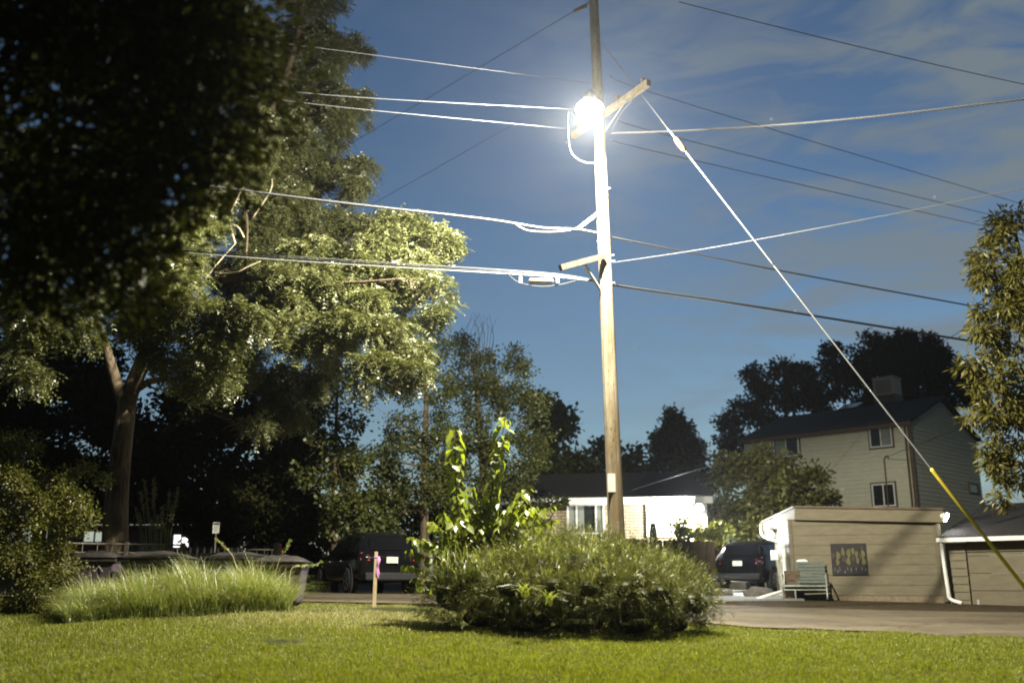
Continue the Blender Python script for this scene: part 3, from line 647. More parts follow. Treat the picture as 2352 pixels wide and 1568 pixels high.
def leafy(cs, os_, per, spread, L, W, droop, rng):
    n = len(cs) * per
    c = np.repeat(cs, per, 0); o = np.repeat(os_, per, 0)
    off = rng.normal(size=(n, 3)) * spread * np.array([1, 1, 0.75]); pos = c + off
    d = unit(off / spread * 0.7 + o * 0.5 + rng.normal(size=(n, 3)) * 0.5 + np.array([0, 0, -droop]))
    nm = unit(rng.normal(size=(n, 3)) * 0.7 + np.array([0, 0, 0.8]) + o * 0.4)
    s = rng.uniform(0.7, 1.25, n)
    return quads(pos, d, nm, L * s, W * s)

def fronds(cs, os_, per, spread, L, rng, pairs=5, ll=0.06, lw=0.026, droop=0.5):
    n = len(cs) * per
    c = np.repeat(cs, per, 0); o = np.repeat(os_, per, 0)
    off = rng.normal(size=(n, 3)) * spread * np.array([1, 1, 0.6]); pos = c + off
    d = unit(off / spread * 0.6 + o * 0.6 + rng.normal(size=(n, 3)) * 0.35 + np.array([0, 0, 0.05]))
    up = unit(np.array([0, 0, 1.0]) + rng.normal(size=(n, 3)) * 0.35 + o * 0.3)
    side = unit(np.cross(d, up)); up = np.cross(side, d)
    Ls = (L * rng.uniform(0.7, 1.3, n))[:, None]; V = []
    for k in range(pairs):
        t = (k + 0.6) / pairs; p = pos + d * (Ls * t) + np.array([0, 0, -1.0]) * (droop * Ls * t * t)
        ax = unit(d + np.array([0, 0, -2 * droop * t]))
        for sg in (-1, 1):
            ld = unit(side * sg * 0.9 + ax * 0.45 + rng.normal(size=(n, 3)) * 0.18 + np.array([0, 0, -0.15]))
            v, _ = quads(p, ld, up + rng.normal(size=(n, 3)) * 0.2, np.full(n, ll) * rng.uniform(0.8, 1.2, n), np.full(n, lw)); V.append(v)
    v = np.concatenate(V); return v, np.arange(len(v)).reshape(-1, 4)

def wood(trunk, blobs, r0, rng, limb_r=0.12, ns=9, stems=()):
    """trunk: list of (point, radius). Lumps are reached one after another, nearest first, each branch leaving the closest wood already grown"""
    b = MB(); nodes = []
    for pts in (trunk, *stems):
        tp = [Vector(p) for p, _ in pts]; tr_ = [r for _, r in pts]; sp = spline(tp, 6)
        rr = list(np.interp(np.linspace(0, 1, len(sp)), np.linspace(0, 1, len(tr_)), tr_)); b.tube(sp, rr, ns + 3)
        k0 = int(len(sp) * (0.33 if pts is trunk else 0.15)); nodes += [(sp[i], rr[i]) for i in range(k0, len(sp))]
    core_n = list(nodes)
    todo = sorted(blobs, key=lambda q: min((Vector(q[0]) - n_).length for n_, _ in core_n))
    for c, r in todo:
        c = Vector(c)
        a, ra0 = min(nodes, key=lambda n_: (n_[0] - c).length + 0.9 * max(0, n_[0].z - c.z) + (0.25 / max(n_[1], 0.01)) * 0.02)
        dist = (c - a).length
        if dist < 0.05: continue
        m = a.lerp(c, 0.5) + Vector((0, 0, 0.08 * dist)) + Vector(rng.normal(size=3)) * 0.09 * dist
        pts = spline([a, m, c], 5); ra = min(ra0 * 0.62, limb_r, 0.018 + 0.022 * dist); rl = list(np.linspace(ra, max(0.007, ra * 0.3), len(pts))); b.tube(pts, rl, 6)
        nodes += [(pts[i], rl[i]) for i in range(3, len(pts), 2)]
        for _ in range(4):
            e = c + Vector(rng.normal(size=3)) * float(r[0]) * 0.55; s0 = pts[rng.integers(4, len(pts))]
            b.tube([s0, s0.lerp(e, 0.5) + Vector(rng.normal(size=3)) * 0.08, e], [0.011, 0.007, 0.003], 4)
    return b

def tree(name, label, trunk, blobs, leafmat, kind='leafy', dens=30, per=10, spread=0.16, L=0.08, W=0.05, droop=0.3, group=None, cat='tree', bark='bark', seed=1, shell=0.35, limbs=True, extra=None, fill=1.0, stems=(), boost=0, sub=7, **kw):
    rng = np.random.default_rng(seed)
    base = Vector(trunk[0][0]); t = thing(name, label, cat, base, 0, group)
    b = wood(trunk, blobs if limbs else [], 0, rng, stems=stems)
    dens *= fill; at_thing(b, 'trunk', M[bark], t, True)
    cs, os_ = lumps(blobs, dens, rng, shell, boost, sub)
    if kind == 'leafy': v, f = leafy(cs, os_, per, spread, L, W, droop, rng)
    else: v, f = fronds(cs, os_, per, spread, L, rng, **kw)
    o = np_obj('crown', v, f, M[leafmat], None, base); o.parent = t
    print(name, len(f))
    return t

def trk(px, Y, tops, r0, r1=0.05, sink=0.3):
    """trunk up through image points (px, py, Y) from the ground under px"""
    g = onG(px, Y); g.z -= sink; pts = [(g, r0 * 1.25)]; n = len(tops)
    for i, q in enumerate(tops): pts.append((P(*q), lerp(r0, r1, (i + 0.6) / n) if i else r0))
    return pts

# the large locust lit by the lamp ------------------------------------------------
low = [B(560, 330, 22.0, 62, 1.3), B(590, 300, 23.0, 40), B(540, 410, 21.5, 50), B(420, 500, 18.6, 45, 1.2), B(415, 560, 18.1, 55), B(470, 520, 19.6, 40), B(395, 600, 18.1, 40),
       B(430, 650, 17.9, 46, 0.8), B(350, 722, 17.7, 60, 0.62), B(450, 705, 17.7, 66, 0.6), B(540, 715, 17.9, 52, 0.55), B(290, 740, 17.7, 42, 0.65), B(480, 775, 17.9, 42, 0.8), B(525, 805, 18.0, 32, 1.2),
       B(500, 868, 18.1, 30, 1.0), B(372, 805, 18.1, 40, 0.7), B(400, 850, 18.6, 34, 0.8), B(585, 735, 18.0, 30, 0.7), B(460, 890, 18.5, 18, 1.2),
       B(700, 590, 21.7, 56, 0.7), B(640, 630, 21.5, 46, 0.7), B(760, 640, 21.0, 54, 0.55), B(820, 600, 21.2, 48, 0.65), B(880, 560, 21.4, 44, 0.7), B(950, 520, 21.6, 44, 0.65), B(1010, 562, 21.4, 42, 0.75), B(905, 510, 21.6, 36, 0.6), B(970, 600, 21.2, 34, 0.8),
       B(920, 645, 21.0, 54, 0.6), B(985, 660, 20.9, 44, 0.75), B(1003, 705, 20.7, 26, 1.3), B(850, 690, 20.7, 48, 0.6), B(720, 700, 21.2, 54, 0.65), B(660, 760, 20.9, 46, 0.65),
       B(790, 748, 20.5, 58, 0.55), B(740, 785, 20.8, 42, 0.7), B(880, 765, 20.4, 54, 0.55), B(945, 800, 20.2, 36, 0.8), B(930, 850, 19.9, 44, 0.65), B(860, 835, 20.0, 40, 0.7), B(838, 885, 19.8, 26, 1.2), B(690, 690, 21.2, 40), B(690, 800, 20.7, 30, 0.8),
       B(70, 640, 15.8, 28, 1.5), B(62, 720, 15.8, 30, 1.6), B(55, 800, 15.9, 22, 1.7), B(75, 872, 16.0, 18, 1.7), B(135, 748, 16.2, 32, 0.8), B(110, 690, 16.2, 34), B(20, 700, 16.0, 36, 1.8), B(215, 700, 16.8, 32), B(230, 620, 17.4, 36), B(190, 770, 16.6, 22, 0.8), B(300, 690, 17.7, 34)]
mid = [B(760, 560, 25, 80), B(860, 600, 25, 80), B(920, 655, 25, 62), B(950, 560, 25, 56), B(820, 700, 25, 80), B(900, 760, 25, 56), B(700, 650, 25, 80), B(930, 800, 25, 40), B(880, 530, 25, 56), B(620, 720, 25, 70), B(560, 660, 25, 70), B(760, 780, 25, 60)]
high = [B(600, 500, 24, 80, 0.8), B(680, 480, 25, 85, 0.9), B(760, 500, 25, 70), B(620, 420, 25, 70), B(700, 400, 26, 85), B(780, 420, 26, 55), B(835, 385, 26, 28, 0.7), B(825, 440, 25, 34, 0.8),
        B(520, 470, 24, 70), B(640, 340, 26, 85), B(730, 320, 27, 85), B(800, 250, 27, 50, 0.7), B(835, 240, 27, 26), B(650, 240, 27, 85), B(740, 220, 28, 80), B(590, 200, 27, 80), B(680, 130, 28, 85), B(760, 110, 28, 60, 0.9), B(812, 110, 28, 34, 0.8),
        B(620, 60, 28, 85), B(730, 40, 28, 60), B(560, 110, 27, 85), B(700, -60, 28, 90), B(600, -80, 28, 100), B(480, -60, 28, 100), B(480, 60, 27, 100), B(460, 200, 26, 100), B(480, 330, 25, 90),
        B(350, 420, 25, 90), B(300, 300, 26, 110), B(330, 150, 27, 110), B(300, 540, 24, 70), B(200, 440, 25, 100), B(120, 560, 24, 80), B(100, 400, 25, 110), B(330, 640, 24, 60), B(560, 600, 24, 60), B(620, 640, 25, 60),
        B(560, 820, 25, 50), B(640, 880, 26, 55), B(590, 980, 25, 36), B(680, 960, 26, 40), B(740, 860, 27, 50)]
def reshape(bl, k, fy=None):
    """slimmer lumps; fy(px, py, Y) re-places a lump in depth while it keeps its direction"""
    out = []
    for p, r in bl:
        out.append((p, r * k))
    return out
low, mid, high = reshape(low, 0.98), reshape(mid, 1.0), reshape(high, 1.0)
NLOW = len(low)
trunk = trk(264, 24, [(266, 1180, 24), (274, 1080, 24), (288, 960, 24), (300, 900, 24), (350, 780, 24), (410, 660, 24.2), (450, 560, 24.5), (540, 420, 25), (620, 260, 26), (680, 100, 27), (700, -60, 28)], 0.29, 0.05)
stems = []
for pts, r0 in (([(292, 950, 24), (262, 860, 23.6), (238, 780, 22.8), (215, 710, 21.6), (195, 640, 20)], 0.17), ([(292, 930, 24), (330, 840, 22.4), (390, 750, 20.2), (440, 700, 18.4)], 0.10), ([(302, 900, 24), (345, 876, 23.5), (400, 868, 22.8), (450, 850, 22)], 0.12),
                ([(225, 745, 22.2), (150, 715, 19.5), (80, 680, 16.8)], 0.07), ([(410, 660, 24.2), (560, 640, 22.5), (760, 650, 20.8), (930, 640, 20)], 0.09), ([(350, 780, 24), (560, 780, 22.5), (800, 770, 20.6), (930, 810, 20.2)], 0.075)):
    stems.append([(P(*q), lerp(r0, 0.02, k / (len(pts) - 1))) for k, q in enumerate(pts)])
loc = tree('locust_tree', 'tall feathery locust tree with forked trunk, brightly lit by the street lamp', trunk, low + mid + high, 'leaf_locust', 'frond', dens=44, per=11, spread=0.10, L=0.22, seed=3, boost=NLOW, shell=0.2, ll=0.072, lw=0.034, stems=stems)
b = MB(); rng = np.random.default_rng(5)
for pts in ([(540, 560, 21), (528, 500, 20.8), (548, 450, 20.6), (560, 430, 20.6)], [(500, 630, 20.5), (540, 626, 20.2), (570, 612, 20.1), (598, 600, 20.1)], [(470, 640, 20.6), (495, 610, 20.4), (540, 560, 20.4)],
            [(580, 500, 21), (620, 440, 20.8), (625, 410, 20.8)], [(560, 545, 20.6), (545, 520, 20.6), (520, 515, 20.6)]):
    s = spline([P(*q) for q in pts], 6); b.tube(s, list(np.linspace(0.028, 0.008, len(s))), 6)
at_thing(b, 'bare_branch', M['twig'], loc, True)

# near shaded branch hanging into the frame, out of focus -----------------------------
nb = [B(x, y, Y, r) for x, y, Y, r in ((40, 60, 5.4, 190), (220, 60, 5.2, 190), (400, 70, 5.3, 150), (505, 110, 5.5, 85), (90, 240, 5.6, 200), (290, 240, 5.2, 180), (440, 230, 5.3, 120), (530, 230, 5.6, 55),
      (370, 360, 5.4, 110), (480, 330, 5.6, 60), (170, 430, 5.4, 160), (310, 450, 5.5, 90), (40, 520, 5.5, 150), (210, 570, 5.4, 90), (120, 610, 5.5, 80), (280, 545, 5.6, 48), (320, 660, 5.8, 22), (40, 620, 5.4, 55), (585, 60, 5.7, 34), (600, 180, 5.8, 30), (575, 290, 5.8, 26), (520, 390, 5.8, 34), (430, 440, 5.7, 40), (400, 500, 5.8, 28), (340, 590, 5.8, 30), (250, 650, 5.8, 34), (160, 690, 5.8, 34), (300, -60, 5.3, 200), (100, -80, 5.3, 200), (460, -40, 5.3, 120))]
g0 = Vector((-4.4, 5.6, G(-4.4, 5.6) - 0.3))
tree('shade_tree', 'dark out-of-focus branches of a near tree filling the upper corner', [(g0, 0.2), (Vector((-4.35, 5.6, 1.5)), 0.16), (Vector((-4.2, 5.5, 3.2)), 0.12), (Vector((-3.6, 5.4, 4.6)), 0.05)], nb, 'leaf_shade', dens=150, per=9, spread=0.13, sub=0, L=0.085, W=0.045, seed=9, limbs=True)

# background rows ---------------------------------------------------------------------
def simple(name, label, px, Y, blobs, leaf, seed, r0=0.16, top=None, **kw):
    top = top or min(P(0, 0, 1).z for _ in (0,))
    cz = max(blobs, key=lambda q: q[0][2]); c = cz[0]
    tr_ = [(onG(px, Y) - Vector((0, 0, 0.3)), r0 * 1.2), (Vector((P(px, 1100, Y).x, Y, lerp(G(P(px, 1100, Y).x, Y), float(c[2]), 0.45))), r0 * 0.8), (Vector((float(c[0]), float(c[1]), float(c[2]) - 0.1)), 0.03)]
    kw.setdefault('fill', 2.0); kw['L'] = kw.get('L', 0.08) * 1.35; kw['W'] = kw.get('W', 0.05) * 1.45; kw['per'] = int(kw.get('per', 10) * 1.5); kw['spread'] = kw.get('spread', 0.16) * 0.62
    return tree(name, label, tr_, blobs, leaf, seed=seed, **kw)
GB = 'trees behind the street'
simple('aspen_tree', 'narrow aspen with small loose leaves, left of the tallest twiggy one', 975, 30, [B(985, 745, 30, 34, 1.2), B(1015, 790, 30, 34, 1.3), B(960, 820, 30, 44), B(1000, 880, 30, 48), B(930, 900, 30, 52), B(985, 960, 30, 60), B(900, 985, 30, 52), B(960, 1050, 30, 70), B(880, 1060, 30, 56), B(1010, 1110, 30, 58), B(930, 1150, 30, 80, 0.9), B(1020, 1010, 30, 44)], 'leaf_aspen', 21, 0.14, group=GB, dens=11, per=13, spread=0.20, L=0.075, W=0.055)
simple('aspen_tree', 'tallest aspen behind the leafy sprouts, topped with bare whip-like twigs', 1110, 32, [B(1085, 800, 32, 40, 1.4), B(1120, 860, 32, 50, 1.2), B(1060, 880, 32, 50), B(1180, 860, 32, 44, 1.2), B(1175, 920, 32, 55), B(1110, 940, 32, 62), B(1060, 980, 32, 60), B(1210, 980, 32, 48), B(1180, 1040, 32, 62), B(1100, 1060, 32, 75), B(1050, 1110, 32, 60), B(1180, 1110, 32, 55), B(1090, 1180, 32, 85, 0.8), B(1225, 1060, 32, 34), B(1240, 925, 33, 22, 1.5)], 'leaf_aspen', 22, 0.15, group=GB, dens=16, per=13, spread=0.20, L=0.075, W=0.055)
asp = [o for o in C.objects if o.get('category') == 'tree'][-1]
b = MB(); rng = np.random.default_rng(2)
for k in range(16):
    x = 1070 + rng.uniform(0, 60); s = spline([P(x, 830, 32), P(x + rng.uniform(-14, 14), 770, 32), P(x + rng.uniform(-26, 26), 715 + rng.uniform(0, 30), 32)], 5); b.tube(s, list(np.linspace(0.014, 0.004, len(s))), 4)
at_thing(b, 'bare_twigs', M['bark'], asp)
simple('young_tree', 'slim loose tree in the gap right of the locust crown', 770, 29, [B(775, 880, 29, 26, 1.6), B(750, 930, 29, 34, 1.2), B(800, 960, 29, 36, 1.1), B(760, 1010, 29, 50), B(820, 1040, 29, 46), B(740, 1080, 29, 60), B(820, 1120, 29, 70), B(770, 1180, 29, 80, 0.8), B(860, 1190, 29, 70, 0.8)], 'leaf_aspen', 23, 0.10, group=GB, dens=13, per=8, spread=0.2, L=0.10, W=0.07)
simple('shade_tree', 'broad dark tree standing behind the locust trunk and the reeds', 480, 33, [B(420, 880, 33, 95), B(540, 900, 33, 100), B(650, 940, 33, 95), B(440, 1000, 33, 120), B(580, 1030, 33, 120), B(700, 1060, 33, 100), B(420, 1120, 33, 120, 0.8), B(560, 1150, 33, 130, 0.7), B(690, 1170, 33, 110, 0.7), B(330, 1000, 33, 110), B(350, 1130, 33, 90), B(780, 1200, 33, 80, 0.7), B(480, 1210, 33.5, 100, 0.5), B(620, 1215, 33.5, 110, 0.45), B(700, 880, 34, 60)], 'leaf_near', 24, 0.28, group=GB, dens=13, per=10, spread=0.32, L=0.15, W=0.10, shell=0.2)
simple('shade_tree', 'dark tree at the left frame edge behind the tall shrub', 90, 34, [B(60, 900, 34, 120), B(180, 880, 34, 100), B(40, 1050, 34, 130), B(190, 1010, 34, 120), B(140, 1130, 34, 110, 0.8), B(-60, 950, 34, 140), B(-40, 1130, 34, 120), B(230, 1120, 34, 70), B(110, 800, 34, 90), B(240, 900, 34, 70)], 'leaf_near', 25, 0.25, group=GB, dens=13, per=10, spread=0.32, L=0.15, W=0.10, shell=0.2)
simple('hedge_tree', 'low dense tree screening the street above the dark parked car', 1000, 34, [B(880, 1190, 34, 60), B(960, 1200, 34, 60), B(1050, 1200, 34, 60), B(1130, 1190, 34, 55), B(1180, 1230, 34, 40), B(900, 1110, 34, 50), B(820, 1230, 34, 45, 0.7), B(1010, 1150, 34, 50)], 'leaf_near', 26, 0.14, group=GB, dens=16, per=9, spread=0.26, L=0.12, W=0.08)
simple('shade_tree', 'dark round tree just right of the twiggy aspen', 1275, 46, [B(1250, 930, 46, 40), B(1285, 960, 46, 34), B(1300, 985, 46, 20), B(1255, 1000, 46, 48), B(1290, 1060, 46, 46), B(1240, 1080, 46, 60), B(1330, 1060, 46, 30), B(1300, 1120, 46, 50)], 'leaf_dark', 27, 0.2, group=GB, dens=9, per=9, spread=0.3, L=0.2, W=0.14)
simple('shade_tree', 'low dark tree behind the utility pole, above the brick house roof', 1400, 52, [B(1395, 1045, 52, 32), B(1355, 1070, 52, 34), B(1440, 1055, 52, 32), B(1370, 1110, 52, 40), B(1430, 1100, 52, 44), B(1320, 1110, 52, 40), B(1470, 1110, 52, 34)], 'leaf_dark', 28, 0.2, group=GB, dens=7, per=9, spread=0.32, L=0.22, W=0.15)
simple('conical_tree', 'dense dark egg-shaped tree standing alone right of the pole', 1550, 50, [B(1553, 950, 50, 16, 1.3), B(1553, 972, 50, 26, 1.2), B(1550, 1000, 50, 44), B(1525, 1030, 50, 36), B(1580, 1030, 50, 34), B(1550, 1060, 50, 60), B(1510, 1080, 50, 36), B(1590, 1085, 50, 36), B(1550, 1120, 50, 66), B(1550, 1170, 50, 66)], 'leaf_dark', 29, 0.2, group=GB, dens=16, per=9, spread=0.26, L=0.16, W=0.11, shell=0.55)
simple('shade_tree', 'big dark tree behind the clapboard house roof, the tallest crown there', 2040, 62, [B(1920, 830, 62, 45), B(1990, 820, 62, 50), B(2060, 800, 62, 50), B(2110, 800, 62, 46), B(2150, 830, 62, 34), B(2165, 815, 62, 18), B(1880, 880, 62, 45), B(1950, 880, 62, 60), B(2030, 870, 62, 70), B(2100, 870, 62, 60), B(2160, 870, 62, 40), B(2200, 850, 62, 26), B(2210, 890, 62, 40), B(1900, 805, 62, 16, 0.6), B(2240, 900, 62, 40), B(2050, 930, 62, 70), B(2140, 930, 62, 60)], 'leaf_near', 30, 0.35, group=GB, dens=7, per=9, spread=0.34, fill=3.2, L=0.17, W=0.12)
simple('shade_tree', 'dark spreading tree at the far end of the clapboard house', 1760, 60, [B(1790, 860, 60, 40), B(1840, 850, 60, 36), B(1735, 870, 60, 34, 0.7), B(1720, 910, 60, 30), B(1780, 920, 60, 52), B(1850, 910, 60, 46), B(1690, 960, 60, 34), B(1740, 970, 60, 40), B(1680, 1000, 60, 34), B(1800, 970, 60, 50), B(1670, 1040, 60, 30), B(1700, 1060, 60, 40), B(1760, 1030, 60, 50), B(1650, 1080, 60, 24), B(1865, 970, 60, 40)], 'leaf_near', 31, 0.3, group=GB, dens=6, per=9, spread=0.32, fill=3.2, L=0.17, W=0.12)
simple('garden_tree', 'bushy small tree between the brick house lamp and the clapboard house', 1745, 37, [B(1730, 1065, 37, 44), B(1680, 1085, 37, 40), B(1780, 1080, 37, 44), B(1640, 1110, 37, 32), B(1830, 1110, 37, 44), B(1870, 1100, 37, 28, 1.2), B(1890, 1140, 37, 34, 0.8), B(1700, 1140, 37, 64), B(1780, 1150, 37, 70), B(1850, 1150, 37, 50), B(1650, 1170, 37, 40), B(1720, 1200, 37, 60), B(1800, 1200, 37, 50), B(1665, 1215, 37, 36), B(1620, 1230, 36, 26, 0.7)], 'leaf_olive', 32, 0.12, group=GB, dens=14, per=9, spread=0.24, L=0.14, W=0.085, droop=0)
simple('gold_tree', 'yellow-leaved tree hanging in along the right frame edge', 2440, 23.2, [B(2290, 540, 21, 40), B(2330, 520, 21, 50), B(2255, 600, 21, 40), B(2300, 620, 21, 50), B(2250, 640, 21, 26), B(2340, 640, 21, 60), B(2290, 720, 21, 45), B(2340, 740, 21, 60), B(2250, 770, 21, 38), B(2300, 800, 21, 55), B(2235, 840, 21, 30), B(2260, 870, 21, 45), B(2320, 880, 21, 60), B(2280, 950, 21, 45), B(2250, 960, 21, 26), B(2330, 980, 21, 55), B(2290, 1030, 21, 40), B(2270, 1060, 21, 28), B(2320, 1080, 21, 45), B(2310, 1130, 21, 30, 1.3), B(2400, 700, 21, 90), B(2410, 900, 21, 90), B(2400, 1060, 21, 70)], 'leaf_gold', 33, 0.16, group=None, dens=24, per=9, spread=0.13, L=0.13, W=0.035, droop=0.9)
simple('garden_vine', 'loose dark branch crossing the left end of the brick house', 1235, 33.5, [B(1210, 1165, 33.5, 22), B(1245, 1160, 33.5, 22, 0.7), B(1280, 1150, 33.5, 14, 0.7), B(1225, 1195, 33.5, 26), B(1195, 1190, 33.5, 26)], 'leaf_dark', 34, 0.05, group=None, cat='shrub', dens=30, per=8, spread=0.14, L=0.11, W=0.07)
simple('garden_vine', 'loose leafy shrub silhouetted against the floodlit end of the brick house', 1590, 32.5, [B(1572, 1205, 32.5, 16), B(1598, 1222, 32.5, 20), B(1632, 1216, 32.5, 24), B(1560, 1225, 32.5, 16), B(1650, 1225, 32.5, 26, 0.7)], 'leaf_olive', 35, 0.05, group=None, cat='shrub', dens=22, per=7, spread=0.13, L=0.12, W=0.08)
# tall shrub at the left edge
simple('tall_shrub', 'tall shaggy shrub at the left edge beside the dumpsters', 60, 18, [B(50, 1070, 18, 60, 1.2), B(20, 1010, 18, 40), B(110, 1110, 18, 60), B(40, 1150, 18, 90), B(140, 1170, 18, 60), B(180, 1140, 18, 34), B(100, 1210, 18, 80), B(190, 1200, 18, 34, 0.7), B(40, 1270, 18, 90), B(130, 1290, 18, 60), B(60, 1350, 18, 70), B(110, 1370, 18, 50), B(-40, 1200, 18, 120), B(-30, 1350, 18, 100), B(205, 1075, 18.3, 16, 0.5), B(165, 1095, 18.3, 18, 0.6), B(240, 1100, 18.4, 16, 0.4), B(70, 1010, 18, 18, 1.2)], 'leaf_olive', 36, 0.07, group=None, cat='shrub', dens=42, per=12, spread=0.13, L=0.048, W=0.022, droop=0.2)

# ------------------------------------------------------------------ juniper mound with grasses growing through it
def mound_surface(n, rng, lobes):
    """points on the outer skin of a union of ellipsoids, above ground"""
    cs = np.array([c for c, r in lobes]); rs = np.array([r for c, r in lobes])
    w = (rs[:, 0] * rs[:, 2]); k = rng.choice(len(lobes), n, p=w / w.sum()); d = unit(rng.normal(size=(n, 3)))
    p = cs[k] + d * rs[k] * (1 - 0.25 * rng.random((n, 1)) ** 2)
    q = ((p[:, None, :] - cs[None]) / rs[None]); inside = ((q ** 2).sum(-1) < 0.72).any(1)
    ok = ~inside & (p[:, 2] > Gn(p[:, 0], p[:, 1]) + 0.02)
    return p[ok], d[ok]
BY = 16.1
jl = [B(1110, 1345, BY, 105, 0.55, 0.8), B(1040, 1372, BY, 66, 0.7), B(1235, 1325, BY, 112, 0.78, 1.0), B(1180, 1380, BY, 110, 0.6), B(1335, 1322, BY, 108, 0.84, 1.0), B(1290, 1392, BY - 0.1, 90, 0.6), B(1425, 1338, BY, 105, 0.78, 1.0), B(1400, 1395, BY - 0.1, 90, 0.6),
      B(1505, 1355, BY, 92, 0.76, 1.0), B(1490, 1400, BY, 75, 0.65), B(1560, 1378, BY, 66, 0.85), B(1602, 1388, BY + 0.1, 40, 0.85), B(1120, 1405, BY - 0.1, 80, 0.55), B(1545, 1420, BY, 50, 0.6),
      B(1110, 1418, BY - 0.2, 80, 0.42), B(1210, 1428, BY - 0.2, 90, 0.38), B(1330, 1430, BY - 0.2, 95, 0.38), B(1450, 1432, BY - 0.2, 90, 0.38), B(1545, 1434, BY - 0.1, 60, 0.45),
      B(1270, 1345, BY - 1.0, 44, 0.7), B(1350, 1352, BY - 1.05, 40, 0.8), B(1440, 1352, BY - 1.0, 46, 0.7), B(1520, 1362, BY - 0.85, 42, 0.7), B(1180, 1350, BY - 0.9, 46, 0.7), B(1590, 1372, BY - 0.4, 34, 0.8), B(1390, 1330, BY - 0.95, 36, 0.7), B(1475, 1330, BY - 0.8, 34, 0.7)]
rng = np.random.default_rng(41)
jb = onG(1310, BY, 1440)
jun = thing('juniper_bush', 'large rounded juniper mound shadowing the lawn in front of the utility pole', 'bush', jb)
p, d = mound_surface(11000, rng, jl)
# needle sprays: each spray fans short needles outward and up
per = 26; n = len(p) * per; c = np.repeat(p, per, 0); o = np.repeat(unit(d + np.array([0, 0, 0.45])), per, 0)
t = rng.random((n, 1)); axis = np.repeat(unit(unit(d + np.array([0, 0, 0.45])) + rng.normal(size=(len(p), 3)) * 0.45), per, 0)
pos = c + axis * (t * np.repeat(rng.uniform(0.10, 0.40, (len(p), 1)), per, 0)) + rng.normal(size=(n, 3)) * 0.015
dd = unit(axis * 1.15 + rng.normal(size=(n, 3)) * 0.42)
v, f = quads(pos, dd, unit(rng.normal(size=(n, 3))), 0.085 * rng.uniform(0.6, 1.4, n), np.full(n, 0.0065), 0.4)
o_ = np_obj('foliage', v, f, M['leaf_juniper'], None, jb); o_.parent = jun
b = MB()
for k in range(26):
    q = Vector(p[rng.integers(len(p))]); a0 = jb + Vector((rng.uniform(-1.4, 1.4), rng.uniform(-0.3, 0.5), 0)); b.tube(spline([a0, a0.lerp(q, 0.5) + Vector((0, 0, 0.12)), q], 4), list(np.linspace(0.03, 0.006, 9)), 5)
at_thing(b, 'branches', M['bark'], jun)
# the dense inner wood that lets no light through
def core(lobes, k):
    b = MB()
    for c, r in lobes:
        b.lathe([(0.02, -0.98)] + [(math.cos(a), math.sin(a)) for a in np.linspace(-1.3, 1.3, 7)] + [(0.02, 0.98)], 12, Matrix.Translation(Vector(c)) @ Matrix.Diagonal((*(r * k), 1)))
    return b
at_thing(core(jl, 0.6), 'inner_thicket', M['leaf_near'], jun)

def arching(base, h, w, lean, az, rng, segs=4):
    """long arching blades: base (n,3), height h, tip reach lean*h in direction az"""
    n = len(base); ld = np.stack([np.cos(az), np.sin(az), np.zeros(n)], -1); sd = np.stack([-np.sin(az), np.cos(az), np.zeros(n)], -1)
    tw = rng.uniform(0, np.pi, n); sd = sd * np.cos(tw)[:, None] + np.cross(ld, [0, 0, 1.0]) * 0 + np.stack([np.zeros(n), np.zeros(n), np.sin(tw) * 0.3], -1); sd = unit(sd + ld * np.sin(tw)[:, None])
    rows = []
    for i in range(segs + 1):
        t = i / segs; p = base + ld * (h * lean * t ** 2)[:, None]; p = p + np.array([0, 0, 1.0]) * (h * (t - 0.42 * lean * t ** 3))[:, None]
        ww = (w * (1 - t) ** 0.7 * (0.7 + 0.3 * min(1, 4 * t)))[:, None] * 0.5 + 0.0006
        rows += [p - sd * ww, p + sd * ww]
    m = 2 * (segs + 1); v = np.stack(rows, 1).reshape(-1, 3); k = (np.arange(n) * m)[:, None]
    f = np.concatenate([k + np.array([[2 * i, 2 * i + 1, 2 * i + 3, 2 * i + 2]]) for i in range(segs)], 0)
    return v, f

# rough grass growing up through the mound
def grass_through(px0, px1, py0, py1, n, h0, h1, seed, Y0=BY - 1.1, Y1=BY + 0.9):
    rng = np.random.default_rng(seed); out = []
    xs = rng.uniform(px0, px1, n); ys = rng.uniform(0, 1, n); Yv = rng.uniform(Y0, Y1, n)
    for x, t, Y in zip(xs, ys, Yv):
        q = P(x, lerp(py0, py1, t) , Y); out.append(q[:])
    base = np.array(out); h = rng.uniform(h0, h1, n)
    return arching(base, h, rng.uniform(0.007, 0.016, n), rng.uniform(0.15, 1.2, n), rng.uniform(0, 2 * np.pi, n), rng)
vs, fs, off = [], [], 0
for a in ((1010, 1290, 1275, 1330, 1300, 0.16, 0.42, 51, BY - 0.7, BY + 0.9), (1250, 1440, 1268, 1310, 800, 0.16, 0.40, 52, BY - 0.5, BY + 0.9), (1400, 1560, 1285, 1330, 560, 0.12, 0.30, 53, BY - 0.4, BY + 0.9), (1500, 1625, 1325, 1370, 150, 0.12, 0.30, 54), (1000, 1180, 1310, 1350, 420, 0.14, 0.34, 55, BY - 0.6, BY + 0.6), (1180, 1500, 1310, 1350, 200, 0.10, 0.26, 56, BY - 0.8, BY + 0.2)):
    v, f = grass_through(*a); vs.append(v); fs.append(f + off); off += len(v)
rng = np.random.default_rng(57); top_ = np.where(d[:, 2] > 0.35)[0]; pick = rng.choice(top_, 1500); fx = (p[pick, 0] - jb.x); keep_ = rng.random(len(pick)) < np.where(fx < 0.4, 1.0, 0.55); pick = pick[keep_]; n = len(pick)
hh = rng.uniform(0.10, 0.30, n) * np.where(rng.random(n) < 0.14, 1.9, 1.0)
